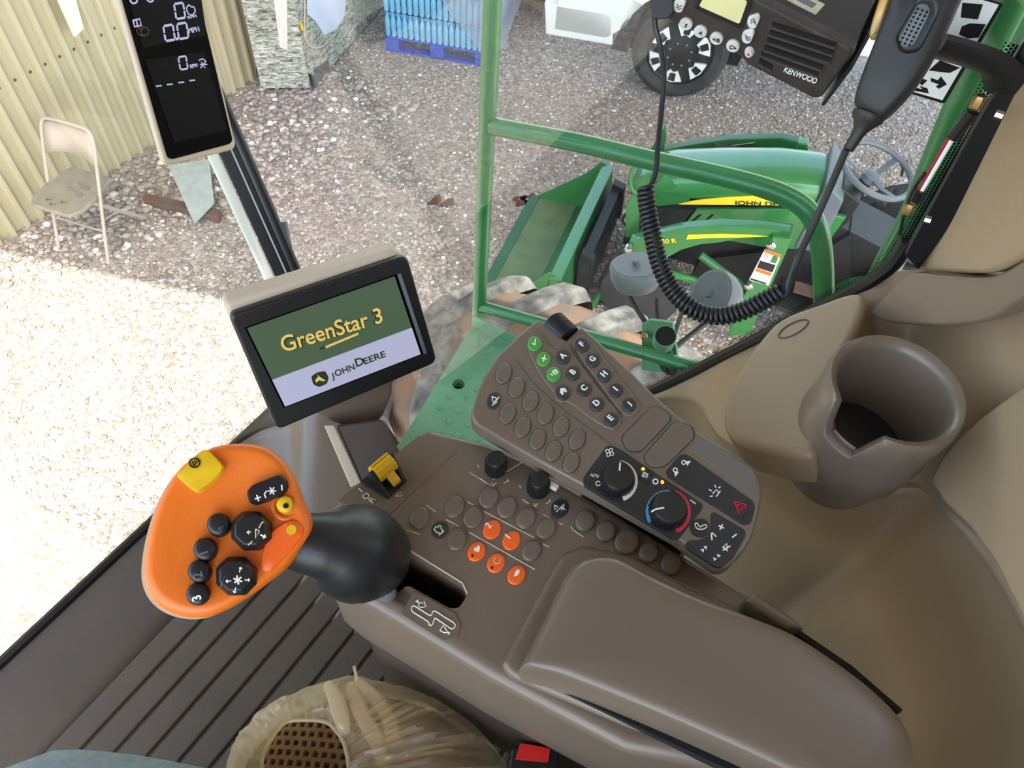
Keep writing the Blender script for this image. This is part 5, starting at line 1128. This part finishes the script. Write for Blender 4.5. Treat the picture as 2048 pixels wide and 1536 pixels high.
# ================================================================== RADIO, MICROPHONE, CORD
def radio():
    bl_, br_ = dp(1318, 28, .745), dp(1643, 196, .75); e1 = (br_-bl_); W = e1.length; e1.normalize()
    mid = (bl_+br_)/2; tc = (C-mid).normalized(); im = tc.cross(e1).normalized(); im = im if im.dot(UP) > 0 else -im
    a = math.radians(38); e2 = (im*math.cos(a)+tc*math.sin(a)).normalized(); nf = e1.cross(e2); nf = nf if nf.dot(tc) > 0 else -nf
    Hh = .051; pl = Pl(bl_, nf)
    t = thing('two_way_radio', 'black two way radio with amber display and speaker grille by the window', 'radio', mid)
    def R(u, v, d=0): return bl_+e1*(u*W)+e2*(v*Hh)-nf*d
    mk('case', prism([R(.02, .02, .008), R(1.0, .02, .008), R(1.0, 1.0, .008), R(.02, 1.0, .008)], -nf*.13), 'radio_black', t, smooth=0, bevel=.003)
    fc = mk('faceplate', prism([R(.0, .10), R(.05, -.02), R(.50, -.02), R(.56, -.10), R(.97, -.10), R(1.0, 0), R(1.0, 1.0), R(.97, 1.04), R(0, 1.04)], -nf*.012), 'radio_dust', t, smooth=0, bevel=.003, seg=3)
    def Rp(q, h=0): return [pl.at(x, y, h) for x, y in q]
    mk('display_bezel', prism(Rp(rnd2([(1388, 16), (1414, -34), (1508, -6), (1484, 58)], 6, 3), .001), -nf*.002), 'radio_black', fc, smooth=0)
    mk('display', prism(Rp(rnd2([(1399, 10), (1418, -24), (1496, 0), (1480, 46)], 5, 3), .0016), -nf*.001), 'lcd_yellow', fc, smooth=0)
    for s, cx, cy in (('S', 1373, 46), ('A', 1402, 61), ('<B', 1434, 75), ('C>', 1467, 90)):
        b = mk('key', dome(Rp(ell(cx, cy, 13.5, 12, 20, 18), .0), nf, [(1, 0), (1, .002), (.85, .003), (.4, .003)]), 'key_white', fc)
        k = 4 if len(s) == 1 else 7
        text(s, 'print', pl.at(cx-k, cy+2, .0031), pl.at(cx+k, cy+6, .0031), nf, 'machine_black', b, hh=.0036)
    for cx, cy, dn in ((1509, 40, 0), (1498, 70, 1), (1361, 8, 1)):
        b = mk('key', dome(Rp(rnd2([(cx-11, cy-10), (cx+10, cy-16), (cx+13, cy-6), (cx+4, cy+15), (cx-9, cy+14), (cx-14, cy+4)], 6, 3), 0), nf, [(1, 0), (1, .002), (.85, .003), (.4, .003)]), 'key_white', fc)
        s = 1 if dn else -1
        lines('print', pl, [[(cx-5, cy-3*s-1), (cx, cy+2*s), (cx+5, cy-3*s+2)], [(cx-5, cy+2*s-1), (cx, cy+7*s), (cx+5, cy+2*s+2)]], .0005, 'machine_black', b, .003)
    b = mk('round_key', dome(Rp(ell(1499, 104, 8, 9, 0, 16), 0), nf, [(1.25, 0), (1, .002), (.8, .003), (.3, .003)]), 'key_white', fc)
    mk('symbol', prism(Rp([(1496, 106), (1499, 100), (1502, 107)], .0036), -nf*.0005), 'print_red', b, smooth=0)
    for k in range(6):
        x0, y0 = 1545-5.2*k, 46+15*k-3*(k > 3); L = 128 if k < 5 else 46
        a_, b_ = (x0, y0), (x0+L-4*k*(k > 2), y0+L*.325)
        mk('grille_slot', tube(Rp([a_, b_], .0004), .0016, 6, flat=1), 'hole_black', fc)
        mk('grille_slat', tube(Rp([(a_[0]-2, a_[1]+7.5), (b_[0]-2, b_[1]+7.5)], .0009), .0017, 6), 'radio_dust', fc)
    text('KENWOOD', 'lettering', pl.at(1568, 141, .0012), pl.at(1632, 165, .0012), nf, 'print_white', fc, hh=.0058, bold=.01)
    tp = R(.55, 1.0, .045)+e2*.0013
    q = [R(.50, 1, .02), R(.74, 1, .02), R(.76, 1, .036), R(.56, 1, .036)]
    mk('label', prism([p+e2*.0012 for p in q], -e2*.0012), 'label_tan', t, smooth=0)
    mk('label_print', prism([R(.55, 1, .024)+e2*.0016, R(.71, 1, .024)+e2*.0016, R(.72, 1, .031)+e2*.0016, R(.58, 1, .031)+e2*.0016], -e2*.0004), 'machine_grey', t, smooth=0)
    mk('mount_plate', prism([R(1.02, -.12, .0), R(1.02, .75, .0), R(1.02, 1.1, .03), R(1.02, .9, .13), R(1.02, -.12, .13)], e1*.003), 'radio_black', t, smooth=0)
    mk('plug', prism([dp(*p, .73) for p in rnd2([(1300, -20), (1346, -20), (1348, 24), (1334, 38), (1304, 38)], 6, 3)], (dp(1320, 0, .76)-dp(1320, 0, .73))), 'radio_black', t, smooth=0, bevel=.003)
radio()

def microphone():
    c = dp(1800, 110, .66); tc = (C-c).normalized(); n = (tc*.96+RT*-.12+UP*.1).normalized(); pl = Pl(c, n)
    t = thing('radio_microphone', 'black handheld radio microphone hanging beside the radio', 'microphone', pl.at(1730, 260))
    out = cat2([(1796, -70), (1850, -78), (1925, -40), (1912, 10), (1884, 70), (1856, 128), (1822, 180), (1786, 220), (1758, 242), (1730, 236), (1708, 214), (1706, 196), (1720, 150), (1748, 78), (1774, 10)], 4)
    mk('body', dome(on(pl, out), n, [(.92, -.030), (.99, -.022), (1.0, -.012), (.985, -.005), (.94, -.001), (.8, .0015), (.4, .003)]), 'radio_black', t, smooth=70)
    mk('center_ridge', tube(cat([pl.at(1793, 105, .0012), pl.at(1770, 150, .0013), pl.at(1745, 200, .0008), pl.at(1735, 224, -.002)], 4), .0008, 5), 'trim_black', t)
    mk('key_recess', tube(on(pl, rnd2([(1790, 78), (1836, -2), (1872, 2), (1876, 26), (1836, 102), (1806, 106)], 14, 5), .0022), .0016, 6, closed=True), 'trim_black', t)
    k = mk('talk_key', dome(on(pl, rnd2([(1797, 82), (1838, 8), (1858, 10), (1862, 26), (1828, 94), (1808, 98)], 12, 5), .0), n, [(1, 0), (1, .004), (.93, .0052), (.5, .0055)]), 'machine_grey', t, smooth=60)
    d0 = None
    for i in range(9):
        for j in range(3):
            x = 1843-4.3*i+9*j-6; y = 22+8.2*i+3.2*j-2
            o = mk('dimple', lathe(pl.at(x, y, .0046), n, [(.0010, 0), (.0010, .0009)], 8), 'hole_black', k) if d0 is None else None
            if d0 is None: d0 = o; p0_ = pl.at(x, y, .0046)
            else: inst(d0, k, pl.at(x, y, .0046)-p0_)
    a, b, e = pl.at(1734, 228, -.010), pl.at(1716, 262, -.008), pl.at(1692, 300, -.008)
    mk('strain_relief', tube(cat([a, b, e], 5), [.0125, .0125, .0115, .009, .007, .0055, .005, .0048, .0045, .0045, .004], 12), 'radio_black', t)
    mk('hang_clip', tube(cat([pl.at(1768, -20, -.02), pl.at(1752, 20, -.024), pl.at(1742, 60, -.024), pl.at(1752, 64, -.02)], 5), .0045, 8, flat=.4), 'brass', t)
microphone()

def cord():
    t = thing('coiled_cord', 'black coiled microphone cord drooping between radio and microphone', 'cord', dp(1440, 650, .7))
    s1 = cat([dp(1692, 300, .66), dp(1660, 375, .67), dp(1622, 460, .68), dp(1594, 520, .69), dp(1580, 560, .69), dp(1572, 586, .69), dp(1562, 592, .69)], 8)
    coil = cat([dp(1566, 582, .69), dp(1530, 600, .69), (dp(1480, 624, .69)), dp(1430, 632, .69), dp(1385, 618, .69), dp(1345, 580, .695), dp(1318, 525, .70), dp(1303, 460, .705), dp(1294, 410, .71), dp(1291, 374, .712)], 14)
    s2 = cat([dp(1291, 378, .712), dp(1303, 368, .713), dp(1312, 340, .715), dp(1316, 290, .72), dp(1323, 220, .73), dp(1328, 150, .735), dp(1320, 90, .74), dp(1310, 50, .74), dp(1311, 20, .74)], 8)
    mk('lead', tube(s1, .0029, 8), 'rubber_black', t); mk('lead', tube(s2, .0026, 8), 'rubber_black', t)
    # helix along the sag
    Ls = [0]
    for i in range(1, len(coil)): Ls.append(Ls[-1]+(coil[i]-coil[i-1]).length)
    tot = Ls[-1]; turns = 47; seg = 14; pts = []; u = V((0, 0, 1)); R_ = .0068; j = 0; prev = None
    for k in range(turns*seg+1):
        s = tot*k/(turns*seg)
        while j < len(Ls)-2 and Ls[j+1] < s: j += 1
        f = (s-Ls[j])/(Ls[j+1]-Ls[j]); p = coil[j].lerp(coil[j+1], f); d = (coil[j+1]-coil[j]).normalized()
        if prev is None: u = d.cross(C-p).normalized()
        u = (u-d*u.dot(d)).normalized(); v = d.cross(u); prev = 1; an = 2*math.pi*k/seg
        pts.append(p+(u*math.cos(an)+v*math.sin(an))*R_)
    mk('coil', tube(pts, .0021, 6), 'rubber_black', t, smooth=70)
cord()

# bracket arm, gas strut, hazard sticker
P_ = [dp(1878, 92, .73), dp(1930, 106, .735), dp(1975, 122, .74), dp(2004, 142, .75), dp(2010, 176, .765)]
tag(mk('mounting_arm', tube(cat(P_, 5), .016, 10, flat=.45, up=tuple(UP)), 'radio_black', smooth=50), 'bent black bracket arm bolted to the window frame behind the microphone', 'bracket')
def strut():
    X = .665; t = thing('gas_strut', 'slim gas strut with brass ends and red and white rods at the window edge', 'gas strut', xp(1818, 416, X))
    mk('white_rod', tube([xp(1908, 272, X), xp(1842, 384, X)], .0021, 8), 'white_paint', t); mk('red_rod', tube([xp(1898, 276, X), xp(1836, 384, X)], .0019, 8), 'red_hose', t)
    mk('sleeve', tube([xp(1946, 224, X), xp(1906, 276, X)], .0052, 10), 'trim_black', t); mk('sleeve', tube([xp(1842, 380, X), xp(1832, 400, X)], .0055, 10), 'trim_black', t)
    for a, b in (((1962, 192), (1948, 218)), ((1826, 402), (1812, 428))): p, q = xp(*a, X), xp(*b, X); mk('end_fitting', lathe(q, p-q, [(.0040, 0), (.0050, .002), (.0050, .009), (.004, .012)], 6), 'brass', t, smooth=20)
    mk('fitting', tube([xp(1850, 438, X), xp(1862, 441, X)], .004, 8), 'chrome', t); mk('fitting', tube([xp(1990, 228, X), xp(2005, 233, X)], .004, 8), 'chrome', t)
    mk('wire', tube(cat([xp(1850, 345, X), xp(1826, 380, X), xp(1808, 430, X), xp(1800, 470, X)], 5), .0018, 6), 'trim_black', t)
strut()
def sticker():
    pl = Pl((WX-.003, 0, 0), (-1, 0, 0)); t = thing('window_sticker', 'black bordered white emergency sticker on the glass behind the microphone', 'sticker', pl.at(1890, 207))
    mk('backing', prism(on(pl, rnd2([(1800, 181), (1889, 208), (2007, 8), (1905, -24)], 5, 3)), (.0008, 0, 0)), 'hole_black', t, smooth=0)
    mk('face', prism(on(pl, [(1806, 177), (1885, 200), (1998, 9), (1912, -15)], .0005), (.0006, 0, 0)), 'sticker_white', t, smooth=0)
    for q in ([(1862, 155), (1876, 160), (1882, 152), (1894, 168), (1878, 177), (1872, 172), (1878, 168), (1862, 162)], [(1839, 171), (1855, 176), (1858, 186), (1825, 180), (1828, 174), (1846, 178)], [(1838, 165), (1846, 157), (1855, 160), (1845, 170)], [(1925, 5), (1966, 8), (1956, 38), (1922, 34)], [(1924, 52), (1940, 46), (1972, 48), (1958, 74), (1935, 76), (1918, 68)], [(1858, 140), (1880, 120), (1920, 135), (1900, 145), (1880, 143)]):
        mk('pictogram', prism(on(pl, q, .001), (.0005, 0, 0)), 'hole_black', t, smooth=0)
sticker()

# ================================================================== FOREGROUND: LEG, BAG, BUCKLE, HOSE
def person():
    me = bpy.data.meshes.new('person'); z = lambda d: C.z-d
    J = [(-.08, -.32, z(.70)), (.02, -.21, z(.715)), (-.060, .09, z(.705)), (-.150, .318, z(.705)), (-.185, .345, z(.80)), (-.20, .28, z(1.08)), (-.20, .30, z(1.15)), (-.21, .42, z(1.165)),
         (-.18, -.24, z(.715)), (-.27, -.02, z(.70)), (-.36, .20, z(.69)), (-.375, .22, z(.80)), (-.38, .18, z(1.08)), (-.38, .20, z(1.15)), (-.39, .32, z(1.165)), (-.09, -.36, z(.45))]
    Ed = [(0, 1), (1, 2), (2, 3), (3, 4), (4, 5), (5, 6), (6, 7), (0, 8), (8, 9), (9, 10), (10, 11), (11, 12), (12, 13), (13, 14), (0, 15)]
    me.from_pydata(J, Ed, []); me.materials.append(MATS['denim']); o = bpy.data.objects.new('person', me); COL.objects.link(o)
    sk_ = o.modifiers.new('skin', 'SKIN'); r = [.12, .092, .090, .082, .070, .046, .04, .035, .092, .084, .068, .064, .046, .04, .035, .13]
    for i, v in enumerate(me.skin_vertices[0].data): v.radius = (r[i], r[i]); v.use_root = (i == 0)
    sk_.use_smooth_shade = True; s = o.modifiers.new('sub', 'SUBSURF'); s.levels = 2; s.render_levels = 2
    tag(o, 'seated person in faded blue jeans, one knee showing at the lower left', 'person')
person()
def seat():
    t = thing('operator_seat', 'dark operator seat cushion under the plastic bag and jeans', 'seat', (-.15, -.2, fz))
    mk('cushion', abox(-.42, .10, -.62, .10, C.z-.95, C.z-.845), 'seat_black', t, smooth=0, bevel=.03, seg=4)
    mk('pedestal', abox(-.3, .0, -.5, 0, fz+.0, C.z-.95), 'seat_black', t, smooth=0)
seat()
def bag():
    # brown pitted cushion inside
    pl = Zpl(.79); c = pl.at(735, 1590); ex = (pl.at(1010, 1600)-pl.at(500, 1540)); ex.z = 0; ex.normalize(); ey = V((-ex.y, ex.x, 0))
    nx, ny = 28, 20; cell = .0086; sub = 6; R1, R2 = nx*cell/2, ny*cell/2
    def hgt(x, y):
        q = (x/R1)**2+(y/R2)**2; h = .058*max(0, 1-q)**.5
        i = math.floor(y/cell); xx = x+(cell/2 if i % 2 else 0); fx = (xx/cell) % 1-.5; fy = (y/cell) % 1-.5; d = math.hypot(fx, fy)
        return h-.0035*max(0, min(1, (.34-d)/.12)), d < .30
    rows = []; pit = []
    for j in range(ny*sub+1):
        y = -R2+j*cell/sub; r = []
        for i in range(nx*sub+1):
            x = -R1+i*cell/sub; h, p = hgt(x, y); r.append(c+ex*x+ey*y+V((0, 0, h))); pit.append(p)
        rows.append(r)
    g = grid(rows); g = (g[0], [f for f in g[1] if g[0][f[0]].z > c.z+.001])
    t = mk('pitted_cushion', g, 'cushion', smooth=40, recalc=False); me = t.data; me.materials.append(MATS['pit_dark'])
    for p in me.polygons:
        if sum(pit[v] for v in p.vertices) >= 3: p.material_index = 1
    tag(t, 'brown cushion pitted with dark dimples inside the plastic bag', 'cushion')
    # thin plastic bag with a rolled open mouth
    outer = [(462, 1520), (492, 1470), (545, 1418), (630, 1376), (712, 1352), (800, 1366), (880, 1385), (950, 1425), (1008, 1475), (1046, 1530), (1070, 1640), (900, 1760), (640, 1740), (470, 1640)]
    inner = [(530, 1530), (545, 1490), (575, 1452), (615, 1446), (655, 1450), (676, 1468), (690, 1490), (697, 1515), (700, 1540), (696, 1566), (680, 1590), (640, 1610), (590, 1605), (545, 1575)]
    O = cat([Zpl(.765).at(*p) for p in outer], 8, True); I = cat([Zpl(.715).at(*p) for p in inner], 8, True); n = len(O); rows = []
    for k in range(19):
        u = k/18; r = []
        for j in range(n):
            p = I[j].lerp(O[j], u); a = j/n*6.283
            bul = .030*math.sin(u*math.pi)**.8; fold = (.5-abs(noise.noise(V((math.cos(a)*6.5+3, math.sin(a)*6.5, u*1.4)))))*.018*(.4+abs(noise.noise(V((a*1.3, u*2, 9)))*1.6))*math.sin(u*math.pi*.9+.12)-.004+noise.noise(V((math.cos(a)*4, math.sin(a)*4+8, u*4)))*.006+abs(noise.noise(V((math.cos(a)*9, math.sin(a)*9, u*2.5+4))))*.010
            drop = -.10*max(0, u-.86)/.14
            r.append(p+V((0, 0, bul+fold+drop+.010)))
        rows.append(r)
    b = thing('plastic_bag', 'thin cream plastic bag bunched over the pitted cushion', 'bag', Zpl(.86).at(740, 1520))
    mk('film', grid(rows, True), 'bag_plastic', b, smooth=50, recalc=False)
    mk('rim', tube([p+V((0, 0, .012)) for p in I], .0018, 6, closed=True), 'bag_plastic', b)
    for q in ([(655, 1366, .70), (672, 1400, .69), (684, 1440, .69), (690, 1468, .695)], [(700, 1366, .70), (720, 1420, .695), (752, 1480, .70), (770, 1536, .71)], [(712, 1360, .70), (770, 1420, .70), (790, 1490, .71)]):
        mk('fold', tube(cat([Zpl(d).at(x, y) for x, y, d in q], 6), [.004+.003*math.sin(i/18*3.1) for i in range(19)], 8, flat=.5), 'bag_plastic', b)
    mk('handle_tip', tube(cat([Zpl(.70).at(713, 1362), Zpl(.69).at(711, 1345), Zpl(.685).at(708, 1333)], 4), .0016, 6), 'bag_plastic', b)
bag()
def buckle():
    pl = Zpl(.70); t = thing('seat_belt_buckle', 'black seat belt buckle with a red release button', 'buckle', pl.at(1065, 1560)-V((0, 0, .05)))
    mk('housing', prism(on(pl, rnd2([(1024, 1490), (1120, 1494), (1112, 1600), (1008, 1590)], 10, 4)), (0, 0, -.05)), 'plastic_black', t, smooth=0, bevel=.004, seg=3)
    mk('release_button', prism(on(pl, rnd2([(1040, 1487), (1100, 1498), (1096, 1526), (1030, 1520)], 5, 3), .004), (0, 0, -.01)), 'red_plastic', t, smooth=0, bevel=.0015)
    mk('stalk', tube([pl.at(1060, 1580, -.05), pl.at(1090, 1640, -.2)], .016, 8, flat=.4), 'plastic_black', t)
buckle()
def hose():
    a, b, c = zp(815, 1330, .92), zp(828, 1362, .95), zp(845, 1420, 1.0); path = cat([a, b, c, zp(852, 1500, 1.1), zp(856, 1590, 1.195)], 30); r = [.0165+.0022*math.sin(i*1.05) for i in range(len(path))]
    tag(mk('corrugated_hose', tube(path, r, 16), 'rubber_black', smooth=70), 'black ribbed conduit hose dropping below the console', 'hose')
hose()
